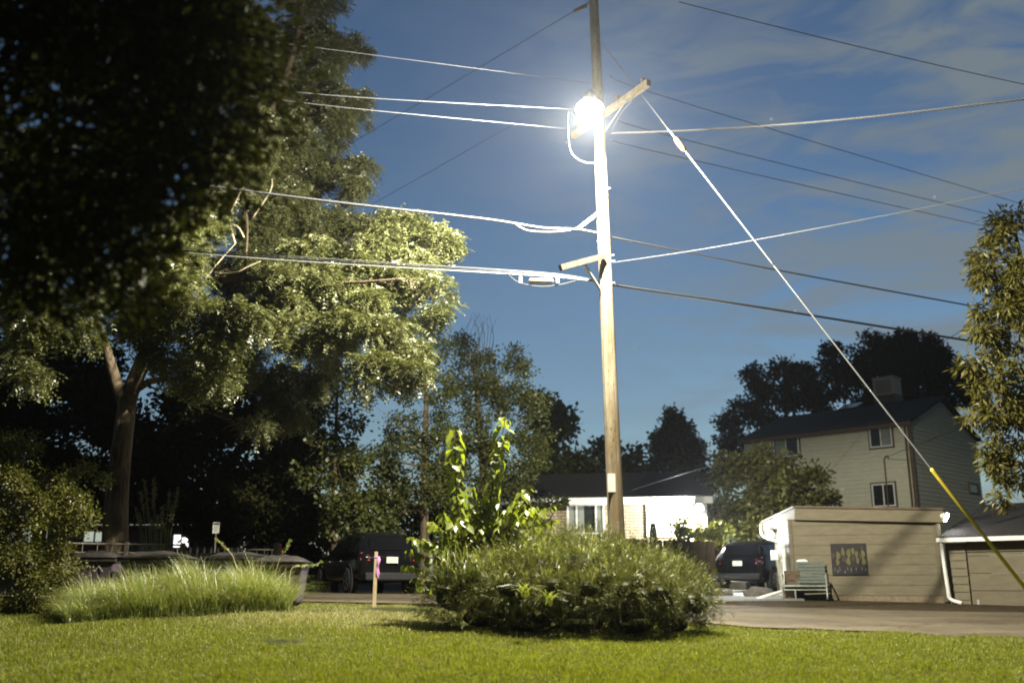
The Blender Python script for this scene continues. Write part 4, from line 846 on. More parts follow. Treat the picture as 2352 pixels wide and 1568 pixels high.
v, f = arching(p[pick] - np.array([0, 0, 0.03]), hh, rng.uniform(0.007, 0.017, n), rng.uniform(0.2, 1.3, n), rng.uniform(0, 2 * np.pi, n), rng); vs.append(v); fs.append(f + off); off += len(v)
gb_ = onG(1240, BY)
tag(np_obj('tall_grass', np.concatenate(vs), np.concatenate(fs), M['leaf_grass'], None, gb_), 'rough pale grass growing up through the juniper mound', 'grass', kind='stuff').location = gb_
# two drooping bright tufts on the shaded front of the mound
for x, y in ((1205, 1368), (1262, 1385)):
    rng = np.random.default_rng(x); c = P(x, y, BY - 1.55); n = 34
    v, f = arching(np.tile(np.array(c), (n, 1)) + rng.normal(size=(n, 3)) * 0.03, rng.uniform(0.16, 0.34, n), rng.uniform(0.01, 0.02, n), rng.uniform(0.7, 1.6, n), rng.uniform(3.4, 6.0, n), rng)
    o = np_obj('grass_tuft', v, f, M['leaf_grass'], None, c); o.location = c
    tag(o, 'long pale tuft drooping down the dark front of the mound' if x < 1230 else 'small star-like tuft on the dark front of the mound', 'grass tuft')

# left bank of tall grass
def bank():
    rng = np.random.default_rng(61); n = 30000
    t = rng.random(n); px = lerp(150, 668, t); Yn = lerp(16.3, 18.4, t); dep = rng.random(n)
    Y = Yn + dep * lerp(1.9, 1.5, t)
    x = np.array([P(a, 1400, Yy).x for a, Yy in zip(px, Y)]); z = Gn(x, Y)
    clump = 1 + 0.28 * np.sin(x * 3.1 + Y * 2.0) * np.sin(Y * 3.7 - x * 1.2) + 0.15 * np.sin(x * 7.3 + Y)
    h = clump * (0.62 + 0.22 * np.sin(np.pi * np.clip(dep * 1.1 + 0.12, 0, 1))) * np.interp(t, [0, 0.12, 0.5, 0.85, 1], [0.6, 0.85, 1.0, 1.12, 0.7]) * rng.uniform(0.5, 1.2, n)
    v, f = arching(np.stack([x, Y, z - 0.02], -1), h, rng.uniform(0.007, 0.016, n), rng.uniform(0.2, 1.15, n), np.where(rng.random(n) < 0.5, rng.normal(3.3, 0.9, n), rng.uniform(0, 2 * np.pi, n)), rng)
    o = np_obj('tall_grass', v, f, M['leaf_grass'], None, (x[0], Y[0], 0)); o.location = (x[0], Y[0], 0)
    tag(o, 'bank of tall unmown grass in front of the dumpsters', 'grass', kind='stuff')
bank()

# single tall weeds standing out of the left bank
def weed(px, Y, pts, r, label, leaves=0, seed=1, plume=False):
    rng = np.random.default_rng(seed); g = onG(px, Y); t = thing('weed_stalk', label, 'weed', g)
    s = spline([g] + [P(a, b_, Y) for a, b_ in pts], 6); b = MB(); b.tube(s, list(np.linspace(r, r * 0.4, len(s))), 5); at_thing(b, 'stem', M['stake'], t)
    k = len(s); idx = np.linspace(k * (0.55 if not leaves else 0.35), k - 1, 60 if plume else max(leaves, 24)).astype(int)
    base = np.array([s[i][:] for i in idx]); dd = unit(rng.normal(size=(len(idx), 3)) + np.array([0, 0, 0.4]))
    base = np.repeat(base, 5, 0); dd = unit(np.repeat(dd, 5, 0) + rng.normal(size=(len(base), 3)) * 0.5)
    v, f = quads(base, dd, unit(rng.normal(size=(len(base), 3))), np.full(len(base), 0.05), np.full(len(base), 0.014))
    o = np_obj('seed_head', v, f, M['leaf_grass'], None, g); o.parent = t
weed(560, 18.6, [(540, 1290), (515, 1255), (496, 1238)], 0.008, 'long pale seed stalk arching left above the third dumpster', seed=71)
weed(610, 18.7, [(640, 1290), (656, 1260), (668, 1240)], 0.006, 'thin seed stalk leaning right in front of the grey post', seed=72)
weed(660, 19.0, [(668, 1310), (692, 1300), (720, 1299), (740, 1289)], 0.010, 'thick bristly weed arm bending right over the dark car bonnet', leaves=40, seed=73)

# plume reeds behind the railing
reed = thing('plume_reed', 'clump of tall feathery plume reeds right of the locust trunk', 'ornamental grass', onG(350, 26))
rng = np.random.default_rng(81); b = MB(); PV = []
for px, py in ((322, 1130), (335, 1150), (350, 1125), (372, 1165), (388, 1130), (408, 1120), (360, 1180), (318, 1180), (345, 1190), (395, 1160), (330, 1100), (375, 1200), (310, 1165), (352, 1098)):
    g = onG(350 + (px - 350) * 0.45, 26); top = P(px, py, 26 + rng.uniform(-0.3, 0.3)); s = spline([g, g.lerp(top, 0.55) + Vector(((g.x - top.x) * 0.2, 0, 0)), top], 6); b.tube(s, 0.007, 4)
    m = 90; q = np.array([(s[-1] + (s[-4] - s[-1]) * float(u)) [:] for u in rng.random(m) ** 0.8]); dd = unit(rng.normal(size=(m, 3)) * 0.6 + np.array([0.25, 0, 0.5]))
    v, f = quads(q, dd, unit(rng.normal(size=(m, 3))), rng.uniform(0.06, 0.13, m), np.full(m, 0.02)); PV.append(v)
at_thing(b, 'stem', M['leaf_grass'], reed)
v = np.concatenate(PV); o = np_obj('plume', v, np.arange(len(v)).reshape(-1, 4), M['plume'], None, reed.location); o.parent = reed
n = 700; g = np.array(onG(350, 26)); bs = g + np.stack([rng.normal(-0.1, 0.2, n), rng.normal(0, 0.2, n), np.zeros(n)], -1)
v, f = arching(bs, rng.uniform(0.7, 1.6, n), rng.uniform(0.012, 0.02, n), rng.uniform(0.05, 0.7, n), rng.uniform(0, 6.28, n), rng)
o = np_obj('blades', v, f, M['leaf_grass'], None, reed.location); o.parent = reed

# ------------------------------------------------------------------ heart-leaved sapling with two tall shoots
def heart(pos, d, nm, L):
    """folded heart-shaped leaves"""
    s = unit(np.cross(d, nm)); nm = np.cross(s, d); L = L[:, None]
    pr = [(0, 0, 0), (-0.08, 0.30, 0.05), (0.22, 0.44, 0.10), (0.55, 0.34, 0.08), (1.0, 0.0, -0.06)]
    mid = pos + d * L * 0.5 - nm * L * 0.03
    L_ = [pos + d * L * a + s * L * b_ + nm * L * c for a, b_, c in pr]; R_ = [pos + d * L * a - s * L * b_ + nm * L * c for a, b_, c in pr]
    v = np.stack([pos, L_[1], L_[2], mid, L_[3], L_[4], R_[1], R_[2], R_[3]], 1).reshape(-1, 3); k = (np.arange(len(pos)) * 9)[:, None]
    f = np.concatenate([k + np.array([q]) for q in ([0, 1, 2, 3], [3, 2, 4, 5], [0, 3, 7, 6], [3, 5, 8, 7])], 0)
    return v, f
SY = 16.25
sap = thing('heart_leaf_sapling', 'lime-green heart-leaved sapling with two tall shoots, at the left end of the juniper', 'sapling', onG(1110, SY))
rng = np.random.default_rng(91); b = MB(); lp, ld_, ln, lL = [], [], [], []
def shoot(pts, r0, n, size, start=0.15, dr=0.9):
    s = spline([P(*q) for q in pts], 8); b.tube(s, list(np.linspace(r0, 0.005, len(s))), 6)
    for k in range(n):
        u = start + (1 - start) * (k + 0.5) / n; i = min(int(u * (len(s) - 1)), len(s) - 2); q = s[i].lerp(s[i + 1], u * (len(s) - 1) - i)
        a = k * 2.4 + rng.uniform(-0.5, 0.5); h = Vector((math.cos(a), math.sin(a), 0)); pet = 0.06 * size / 0.12
        e = q + h * pet + Vector((0, 0, 0.02)); b.tube([q, e], 0.0025, 4, False)
        lp.append(e[:]); dvec = h * 0.55 + Vector((0, 0, -dr)) + Vector(rng.normal(size=3)) * 0.22; ld_.append(dvec[:]); ln.append((h * 0.9 + Vector((0, 0, 0.55)) + Vector(rng.normal(size=3)) * 0.25)[:])
        lL.append(size * rng.uniform(0.75, 1.2) * (1.0 if u < 0.93 else 0.7))
g = sap.location; gpx = (1110, 1400, SY)
shoot([(1100, 1400, SY), (1070, 1250, SY), (1050, 1150, SY), (1046, 1060, SY), (1042, 985, SY)], 0.022, 42, 0.175, 0.36)
shoot([(1110, 1400, SY), (1118, 1250, SY), (1128, 1140, SY), (1146, 1040, SY), (1160, 962, SY)], 0.022, 42, 0.175, 0.38)
for tip in ((1080, 1120), (1210, 1125), (1265, 1165), (1275, 1195), (1010, 1180), (985, 1200), (935, 1265), (925, 1300), (950, 1330), (1240, 1210), (1180, 1160), (1130, 1150), (1090, 1160), (1060, 1190), (1140, 1200), (1190, 1200), (1020, 1220), (1100, 1210), (1225, 1165), (960, 1240), (985, 1250), (1010, 1270), (965, 1350), (1040, 1250), (1160, 1230), (1270, 1230), (940, 1235), (1000, 1235), (1070, 1235), (1050, 1140), (1110, 1145), (1165, 1175), (1205, 1150), (1035, 1200), (1120, 1250), (1190, 1255), (1080, 1270), (1150, 1280), (1230, 1250)):
    Y = SY + rng.uniform(-0.5, 0.4) + (0.5 if tip[0] < 1000 else 0); mx = lerp(1105, tip[0], 0.45); shoot([(1105, 1400, SY), (mx, lerp(1390, tip[1], 0.65), lerp(SY, Y, 0.5)), (tip[0], tip[1], Y)], 0.012, 30, 0.13, 0.42, 0.8)
at_thing(b, 'stem', M['bark'], sap)
v, f = heart(np.array(lp), unit(np.array(ld_)), unit(np.array(ln)), np.array(lL)); o = np_obj('leaves', v, f, M['leaf_lime'], None, sap.location); o.parent = sap
# ------------------------------------------------------------------ walls with lapped boards, windows
def child(mb, name, mat, par, smooth=False, bevel=0.0):
    return at_thing(mb, name, mat, par, smooth, bevel)

def siding(b, A, Bp, z0, z1A, z1B=None, lap=0.2, thick=0.12, out=0.028):
    """lapped boards from A to B (ground points, outward side to the right of A->B reversed for the eye)"""
    A, Bp = Vector((A[0], A[1], 0)), Vector((Bp[0], Bp[1], 0)); d = (Bp - A).normalized(); nrm = Vector((d.y, -d.x, 0))
    z1B = z1A if z1B is None else z1B; n = int(math.ceil((max(z1A, z1B) - z0) / lap)); ext = -nrm * thick
    for i in range(n):
        za, zb = z0 + i * lap, z0 + (i + 1) * lap
        a1, b1 = min(zb, z1A), min(zb, z1B)
        if a1 <= za + 0.005 and b1 <= za + 0.005: continue
        a1, b1 = max(a1, za + 0.004), max(b1, za + 0.004)
        lo = nrm * out
        b.add([A + lo + Vector((0, 0, za)), Bp + lo + Vector((0, 0, za)), Bp + Vector((0, 0, b1)), A + Vector((0, 0, a1)),
               A + ext + Vector((0, 0, za)), Bp + ext + Vector((0, 0, za)), Bp + ext + Vector((0, 0, b1)), A + ext + Vector((0, 0, a1))],
              [(0, 1, 2, 3), (5, 4, 7, 6), (0, 4, 5, 1), (1, 5, 6, 2), (2, 6, 7, 3), (3, 7, 4, 0)])

def window(par, A, d, nrm, s0, s1, z0, z1, frame, mull=(0.5,), trim=None, glass='glass', curtain=None, fw=0.055):
    """window standing proud of the wall: d along the wall, nrm out of it"""
    A, d, nrm = Vector(A), Vector(d), Vector(nrm); up = Vector((0, 0, 1))
    def at(s, z, o): return A + d * s + nrm * o + up * z
    w = MB()
    def fr(sa, sb, za, zb, o0, o1): w.prism([at(sa, za, o0), at(sb, za, o0), at(sb, zb, o0), at(sa, zb, o0)], nrm * (o1 - o0))
    fr(s0, s1, z0, z0 + fw, 0.0, 0.085); fr(s0, s1, z1 - fw, z1, 0.0, 0.085); fr(s0, s0 + fw, z0 + fw, z1 - fw, 0.0, 0.085); fr(s1 - fw, s1, z0 + fw, z1 - fw, 0.0, 0.085)
    for m in mull:
        c = s0 + (s1 - s0) * m; fr(c - fw * 0.45, c + fw * 0.45, z0 + fw, z1 - fw, 0.0, 0.078)
    win = child(w, 'window', M[frame], par)
    g = MB(); g.prism([at(s0 + fw, z0 + fw, 0.040), at(s1 - fw, z0 + fw, 0.040), at(s1 - fw, z1 - fw, 0.040), at(s0 + fw, z1 - fw, 0.040)], nrm * 0.008)
    def sub(mb, name, mat):
        o = mb.build(name, mat); o.parent = win; o.matrix_parent_inverse = (Matrix.Translation(par.location) @ par.rotation_euler.to_matrix().to_4x4()).inverted(); o.matrix_parent_inverse = Matrix() if False else o.matrix_parent_inverse
        return o
    # win carries the inverse of its thing; children are in the same world frame
    def subw(mb, name, mat):
        o = mb.build(name, mat); o.parent = win; o.matrix_parent_inverse = Matrix(); return o
    subw(g, 'pane', M[glass])
    if curtain:
        for ca, cb in curtain:
            c = MB(); sa, sb = lerp(s0 + fw, s1 - fw, ca), lerp(s0 + fw, s1 - fw, cb)
            c.prism([at(sa, z0 + fw, 0.052), at(sb, z0 + fw, 0.052), at(sb, z1 - fw, 0.052), at(sa, z1 - fw, 0.052)], nrm * 0.004); subw(c, 'blind', M['curtain'])
    if trim:
        t = MB(); tw = 0.08
        for sa, sb, za, zb in ((s0 - tw, s1 + tw, z0 - tw, z0), (s0 - tw, s1 + tw, z1, z1 + tw), (s0 - tw, s0, z0, z1), (s1, s1 + tw, z0, z1)):
            t.prism([at(sa, za, 0), at(sb, za, 0), at(sb, zb, 0), at(sa, zb, 0)], nrm * 0.05)
        subw(t, 'casing', M[trim])
    return win

def wall_frame(A, Bp):
    A, Bp = Vector((A[0], A[1], 0)), Vector((Bp[0], Bp[1], 0)); d = (Bp - A).normalized(); return A, d, Vector((d.y, -d.x, 0)), (Bp - A).length

def sz(A, d, nrm, px, py):
    """where the sight line through a pixel meets the wall: (s along wall, z)"""
    o = Vector((0, 0, EYE)); r = (P(px, py, 10) - o); t = (A - o).dot(nrm) / r.dot(nrm); q = o + r * t; return (q - A).dot(d), q.z

# two-storey clapboard house ----------------------------------------------------------
hA = Vector((12.1, 50.1, 0)); hB = Vector((18.2, 44.0, 0)); hC = Vector((24.0, 49.7, 0)); hD = hA + (hC - hB)
house = thing('clapboard_house', 'two-storey pale clapboard house with dark gable roof rising behind the low garage', 'house', (hB.x, hB.y, 1.2))
b = MB(); z0, ze = 1.0, P(2090, 972, 44).z
siding(b, hA, hB, z0, ze, lap=0.2)
child(b, 'front_wall', M['sage_siding'], house)
b = MB(); siding(b, hB, hC, z0, ze, lap=0.2)
# gable triangle with lapped boards
mid = (hB + hC) / 2; zp = P(2183, 918, 46.8).z; d = (hC - hB).normalized(); nr = Vector((d.y, -d.x, 0)); L = (hC - hB).length; k = 0
while ze + k * 0.2 < zp - 0.05:
    za, zb = ze + k * 0.2, min(ze + (k + 1) * 0.2, zp - 0.02); fa, fb = (za - ze) / (zp - ze), (zb - ze) / (zp - ze)
    b.prism([hB + d * (L / 2 * fa) + nr * 0.014 + Vector((0, 0, za)), hC - d * (L / 2 * fa) + nr * 0.014 + Vector((0, 0, za)), hC - d * (L / 2 * fb) + Vector((0, 0, zb)), hB + d * (L / 2 * fb) + Vector((0, 0, zb))], -nr * 0.1); k += 1
child(b, 'side_wall', M['sage_siding'], house)
b = MB(); siding(b, hD, hA, z0, ze, lap=0.2); siding(b, hC, hD, z0, ze, lap=0.4); child(b, 'rear_wall', M['sage_siding'], house)
ridge_a, ridge_b = (hA + hD) / 2, mid; fd = (hB - hA).normalized(); over = 0.22
b = MB()
for e0, e1 in ((hA, hB), (hD, hC)):
    outv = (e0 - ridge_a).normalized() * over; slope = (zp - ze) / ((e0 - ridge_a).length); dz = Vector((0, 0, -slope * over))
    p = [e0 + outv + dz - fd * over + Vector((0, 0, ze + 0.06)), e1 + outv + dz + fd * over + Vector((0, 0, ze + 0.06)), ridge_b + fd * over + Vector((0, 0, zp + 0.06)), ridge_a - fd * over + Vector((0, 0, zp + 0.06))]
    b.prism(p, (0, 0, 0.14))
roof = child(b, 'roof', M['shingle'], house)
b = MB(); e0, e1 = hA, hB; outv = (e0 - ridge_a).normalized() * over; dz = Vector((0, 0, -(zp - ze) / ((e0 - ridge_a).length) * over))
b.bar(e0 + outv * 1.02 + dz - fd * over + Vector((0, 0, ze + 0.06)), e1 + outv * 1.02 + dz + fd * over + Vector((0, 0, ze + 0.06)), 0.05, 0.2); child(b, 'fascia', M['brown_trim'], house)
A_, d_, n_, L_ = wall_frame(hA, hB)
for (xa, ya, xb, yb), cur in (((1776, 1006, 1838, 1050), [(0.05, 0.45)]), ((1996, 976, 2052, 1027), [(0.55, 0.95)]), ((2003, 1112, 2060, 1162), None)):
    s0, zt = sz(A_, d_, n_, xa, ya); s1, zb = sz(A_, d_, n_, xb, yb); s0b, zb2 = sz(A_, d_, n_, xa, yb); window(house, A_, d_, n_, s0, s1, zb2 - 0.05, zt, 'white_trim', (0.5,), 'brown_trim', 'glass', cur)
b = MB()
for s in (0.06, 0.22):
    q = hB - d_ * (s - 0.1) + n_ * 0.08; b.bar(q + Vector((0, 0, z0)), q + Vector((0, 0, ze - 0.1)), 0.07, 0.08, (0, 1, 0))
b.bar(hB + Vector((0.02, -0.05, z0)), hB + Vector((0.02, -0.05, ze)), 0.12, 0.12, (0, 1, 0)); child(b, 'downspout', M['brown_trim'], house)
A2, d2, n2, L2 = wall_frame(hB, hC)
for xa, xb in ((2222, 2246),):
    s0, zt = sz(A2, d2, n2, xa, 1108); s1, zb = sz(A2, d2, n2, xb, 1135); window(house, A2, d2, n2, s0, s1, zb, zt, 'brown_trim', (), None)
b = MB(); q = hA.lerp(hB, 0.86) + n_ * 0.12; q.z = P(2035, 1052, 44.6).z; b.tube([q + Vector((0, 0, -3.0)), q], 0.03, 8); b.tube(spline([q, q + Vector((0.1, -0.1, 0.12)), q + Vector((0.2, -0.1, 0))]), 0.03, 8); child(b, 'service_mast', M['brown_trim'], house)
# rooftop cooler and skylight lie on the front roof slope
def on_roof(px, py):
    o = Vector((0, 0, EYE)); r = P(px, py, 10) - o; pa = hA + Vector((0, 0, ze + 0.2)); nn = (hB - hA).cross(ridge_a - hA + Vector((0, 0, zp - ze))).normalized(); return o + r * ((pa - o).dot(nn) / r.dot(nn)), nn
q, nn = on_roof(2040, 912); M4 = Matrix.Translation(q) @ Matrix.Rotation(math.atan2(d_.y, d_.x), 4, 'Z')
cool = thing('swamp_cooler', 'boxy beige evaporative cooler sitting on the dark house roof', 'cooler', q)
b = MB(); b.box((-0.55, -0.5, 0.05), (0.55, 0.5, 0.95), M4); child(b, 'cabinet', M['cooler'], cool, bevel=0.03)
b = MB(); b.box((-0.58, -0.53, 0.95), (0.58, 0.53, 1.02), M4); child(b, 'lid', M['cooler'], cool)
b = MB()
for i in range(7): b.box((-0.42, -0.52, 0.18 + i * 0.1), (0.42, -0.5, 0.22 + i * 0.1), M4)
child(b, 'louver', M['brown_trim'], cool)
b = MB(); b.box((-0.6, -0.45, -0.35), (0.6, 0.45, 0.05), M4); child(b, 'stand', M['brown_trim'], cool)
q, nn = on_roof(1955, 935); b = MB(); rd = (ridge_a - hA + Vector((0, 0, zp - ze))).normalized()
if nn.z < 0: nn = -nn
b.prism([q - d_ * 0.5 - rd * 0.5, q + d_ * 0.5 - rd * 0.5, q + d_ * 0.5 + rd * 0.5, q - d_ * 0.5 + rd * 0.5], nn * 0.1); child(b, 'skylight', M['glass'], house)

# brick ranch house --------------------------------------------------------------------
rA, rB = Vector((P(1180, 1200, 37).x, 37, 0)), Vector((P(1612, 1200, 36).x, 36, 0))
ranch = thing('brick_house', 'low brick house with white eave and floodlit right end behind the dark fence', 'house', (rA.x, rA.y, 0.8))
A_, d_, n_, L_ = wall_frame(rA, rB); zb, ze2 = 0.6, P(1400, 1158, 36.5).z
b = MB(); b.prism([(0, 0, zb), (L_, 0, zb), (L_, 0, ze2), (0, 0, ze2)], (0, 0.25, 0)); o = b.build('wall', M['brick'], None); o.parent = ranch
o.location = Vector((0, 0, -ranch.location.z)); o.rotation_euler = (0, 0, math.atan2(d_.y, d_.x))
b = MB(); b.prism([rB + Vector((0, 0, zb)) - n_ * 0.02, rB - n_ * 7 + Vector((0, 0, zb)), rB - n_ * 7 + Vector((0, 0, ze2)), rB + Vector((0, 0, ze2)) - n_ * 0.02], d_ * 0.2); child(b, 'end_wall', M['white_trim'], ranch)
b = MB(); ov = 0.55; zr = ze2 + 1.45
p0, p1 = rA - d_ * 1.5 + n_ * ov, rB + d_ * 0.4 + n_ * ov; q0, q1 = rA - d_ * 1.5 - n_ * 3.6, rB + d_ * 0.4 - n_ * 3.6; w0, w1 = rA - d_ * 1.5 - n_ * 7.6, rB + d_ * 0.4 - n_ * 7.6
b.prism([p0 + Vector((0, 0, ze2 + 0.1)), p1 + Vector((0, 0, ze2 + 0.1)), q1 + Vector((0, 0, zr)), q0 + Vector((0, 0, zr))], (0, 0, 0.12)); b.prism([w0 + Vector((0, 0, ze2 + 0.1)), w1 + Vector((0, 0, ze2 + 0.1)), q1 + Vector((0, 0, zr)), q0 + Vector((0, 0, zr))], (0, 0, 0.12)); child(b, 'roof', M['shingle'], ranch)
b = MB(); b.bar(p0 + n_ * 0.03 + Vector((0, 0, ze2 + 0.09)), p1 + n_ * 0.03 + Vector((0, 0, ze2 + 0.09)), 0.05, 0.24); child(b, 'fascia', M['white_trim'], ranch)
b = MB(); b.prism([p0 + Vector((0, 0, ze2)), p1 + Vector((0, 0, ze2)), rB + d_ * 0.4 + Vector((0, 0, ze2)), rA - d_ * 1.5 + Vector((0, 0, ze2))], (0, 0, 0.03)); child(b, 'soffit', M['white_trim'], ranch)
for xa, ya, xb, yb, mu, cur in ((1302, 1157, 1390, 1226, (0.26, 0.77), [(0.0, 0.24), (0.79, 1.0), (0.27, 0.45)]), (1484, 1158, 1548, 1232, (0.5,), [(0.0, 0.48), (0.52, 1.0)])):
    s0, zt = sz(A_, d_, n_, xa, ya); s1, z_b = sz(A_, d_, n_, xb, yb); window(ranch, A_ + n_ * 0.002, d_, n_, s0, s1, z_b, zt, 'white_trim', mu, None, 'glass', cur, 0.07)
b = MB(); s0, zt = sz(A_, d_, n_, 1556, 1165); s1, _ = sz(A_, d_, n_, 1590, 1165)
b.prism([A_ + d_ * s0 + n_ * 0.003 + Vector((0, 0, zb)), A_ + d_ * s1 + n_ * 0.003 + Vector((0, 0, zb)), A_ + d_ * s1 + n_ * 0.003 + Vector((0, 0, zt)), A_ + d_ * s0 + n_ * 0.003 + Vector((0, 0, zt))], n_ * 0.05); child(b, 'door', M['white_trim'], ranch)

def floodlight(label, q, aim, watts, col, size, mat, r=0.07):
    t = thing('floodlight', label, 'floodlight', q, 0, 'lit floodlights'); aim = Vector(aim).normalized(); Mx = Matrix.Translation(q) @ aim.to_track_quat('Z', 'Y').to_matrix().to_4x4()
    b = MB(); b.lathe([(0.03 * size, -0.16 * size), (0.05 * size, -0.1 * size), (0.09 * size, 0.0)], 16, Mx); child(b, 'housing', M['white_trim'], t, True)
    b = MB(); b.lathe([(0.082 * size, 0.004), (0.075 * size, 0.03 * size), (0.02 * size, 0.045 * size)], 16, Mx); child(b, 'lens', mat, t, True)
    b = MB(); b.lathe([(0.05 * size, -0.2 * size), (0.05 * size, -0.16 * size)], 12, Mx); child(b, 'mount', M['white_trim'], t)
    point('floodlight_bulb', Vector(q) + aim * (0.05 * size + r + 0.02), watts, col, r, t); return t
q = P(1607, 1165, 34.9)
floodlight('brightest floodlight at the right end of the brick house eave', q, (-0.5, -0.75, -0.35), FLOOD_W, (1.0, 1.0, 0.94), 1.7, M['flood_on'])

# low tan garage -------------------------------------------------------------------------
kA = Vector((P(1820, 1300, 28).x, 28.0, 0)); kB = Vector((P(2163, 1300, 26.6).x, 26.6, 0)); kC = Vector((P(1783, 1300, 32.5).x, 32.5, 0))
gar = thing('tan_garage', 'low tan clapboard garage with flat roof, poster and corner floodlight', 'garage', (kA.x, kA.y, G(kA.x, kA.y)))
zg = G(kA.x, kA.y) - 0.05; ztA, ztB = P(1825, 1192, 28).z, P(2163, 1200, 26.6).z
b = MB(); siding(b, kA, kB, zg + 0.16, ztA, ztB, lap=0.272, out=0.013); child(b, 'front_wall', M['tan_siding'], gar)
b = MB(); siding(b, kC, kA, zg + 0.16, ztA, ztA, lap=0.272, out=0.013); kD = kB + (kC - kA) * 1.0; siding(b, kB, kD, zg + 0.16, ztB, ztB, lap=0.272); siding(b, kD, kC, zg + 0.16, ztB, ztA, lap=0.272); child(b, 'side_wall', M['tan_siding'], gar)
A_, d_, n_, L_ = wall_frame(kA, kB)
for q_, w_, z_ in ((kA, 0.09, ztA), (kB, 0.11, ztB)):
    b = MB(); b.bar(q_ + n_ * 0.02 + Vector((0, 0, zg)), q_ + n_ * 0.02 + Vector((0, 0, z_)), w_, w_, (0, 1, 0)); child(b, 'corner_board', M['tan_siding'], gar)
b = MB(); b.prism([kA + n_ * 0.05 + Vector((0, 0, zg - 0.1)), kB + n_ * 0.05 + Vector((0, 0, zg - 0.1)), kB + n_ * 0.05 + Vector((0, 0, zg + 0.15)), kA + n_ * 0.05 + Vector((0, 0, zg + 0.15))], -n_ * 0.2); child(b, 'footing', M['planter'], gar)
# roof slab with its deep fascia, overhanging to the left
rp = [P(1825, 1193, 27.85), P(2166, 1199, 26.4), kD + Vector((0.3, 0.3, ztB + 0.02)), P(1750, 1224, 33.4)]
rp2 = [P(1825, 1165, 27.85), P(2166, 1170, 26.4), kD + Vector((0.3, 0.3, ztB + 0.37)), P(1750, 1200, 33.4)]
b = MB(); b.add(rp + rp2, [(3, 2, 1, 0), (4, 5, 6, 7), (0, 1, 5, 4), (1, 2, 6, 5), (2, 3, 7, 6), (3, 0, 4, 7)]); child(b, 'roof', M['tan_siding'], gar)
b = MB(); up = Vector((0, 0, 0.035))
for i, j in ((0, 1), (3, 0)):
    o1 = (rp2[j] - rp2[i]).normalized().cross(Vector((0, 0, 1))) * 0.02; b.bar(rp2[i] + o1 + up * 0.6, rp2[j] + o1 + up * 0.6, 0.05, 0.05)
child(b, 'drip_edge', M['brown_trim'], gar)
b = MB(); b.tube(spline([P(1749, 1203, 33.2), P(1749, 1222, 33.0), P(1757, 1233, 32.2), P(1785, 1243, 29.5), P(1797, 1248, 28.1), P(1800, 1262, 28.0), P(1802, 1310, 27.98), P(1803, 1348, 27.96)], 5), 0.05, 10)
b.tube([P(1803, 1350, 27.9), P(1797, 1357, 27.8), P(1740, 1374, 27.2)], 0.045, 10); child(b, 'downspout', M['white_trim'], gar, True)
b = MB(); q = P(1781, 1275, 31.6); b.box((q.x - 0.13, q.y - 0.12, q.z - 0.15), (q.x + 0.1, q.y + 0.1, q.z + 0.16)); child(b, 'meter_box', M['white_trim'], gar, bevel=0.02)
# poster: dark banner with pale blurred upright shapes
s0, zt = sz(A_, d_, n_, 1907, 1248); s1, zt1 = sz(A_, d_, n_, 1988, 1246); _, zb0 = sz(A_, d_, n_, 1908, 1320)
post = thing('poster', 'square dark poster of pale crowded shapes hung on the tan garage wall', 'poster', A_ + d_ * s0 + Vector((0, 0, zb0)))
def wq(s, z, o): return A_ + d_ * s + n_ * o + Vector((0, 0, z))
b = MB(); b.prism([wq(s0, zb0, 0.03), wq(s1, zb0, 0.03), wq(s1, zt, 0.03), wq(s0, zt, 0.03)], n_ * 0.012); child(b, 'sheet', mat_noise('dark_poster_print', (0.009, 0.007, 0.007), (0.016, 0.011, 0.011), 6, 0.6), post)
rng = np.random.default_rng(17); W_, H_ = s1 - s0, zt - zb0
def blobs_on(name, items, mat):
    for u, v, ru, rv in items:
        b = MB(); c = (s0 + u * W_, zb0 + v * H_); pts = []
        for k in range(12):
            a = 2 * math.pi * k / 12; j = 1 + 0.15 * math.sin(3 * a + u * 9); pts.append(wq(c[0] + math.cos(a) * ru * W_ * j, c[1] + math.sin(a) * rv * H_ * j, 0.0445))
        b.prism(pts, n_ * 0.002); child(b, name, mat, post)
blobs_on('pale_marking', [(0.2, 0.62, 0.06, 0.13), (0.34, 0.73, 0.05, 0.12), (0.5, 0.70, 0.06, 0.13), (0.62, 0.76, 0.05, 0.11), (0.72, 0.66, 0.045, 0.11), (0.9, 0.66, 0.055, 0.13), (0.17, 0.40, 0.05, 0.10), (0.48, 0.44, 0.06, 0.13), (0.74, 0.46, 0.04, 0.10), (0.91, 0.42, 0.055, 0.11)], mat_noise('olive_print', (0.085, 0.08, 0.022), (0.13, 0.12, 0.042), 14, 0.7))
blobs_on('brown_marking', [(0.06, 0.62, 0.05, 0.10), (0.36, 0.52, 0.06, 0.13), (0.62, 0.53, 0.05, 0.09), (0.83, 0.6, 0.035, 0.09), (0.88, 0.86, 0.04, 0.05), (0.33, 0.88, 0.035, 0.04)], mat_noise('brown_print', (0.04, 0.027, 0.018), (0.065, 0.045, 0.03), 14, 0.7))
blobs_on('white_marking', [(0.08, 0.18, 0.015, 0.07), (0.16, 0.12, 0.02, 0.06), (0.22, 0.2, 0.012, 0.09), (0.36, 0.1, 0.02, 0.05), (0.44, 0.2, 0.016, 0.06), (0.54, 0.17, 0.016, 0.08), (0.68, 0.18, 0.016, 0.07), (0.84, 0.2, 0.016, 0.06), (0.94, 0.18, 0.015, 0.06)], mat_noise('grey_print', (0.08, 0.08, 0.07), (0.12, 0.12, 0.105), 14, 0.7))
q = P(1768, 1226, 31.2)
floodlight('blue-white floodlight under the left roof corner of the tan garage', q, (-0.35, -0.7, -0.6), 420, (0.70, 0.85, 1.0), 1.5, M['flood_on'], 0.05)

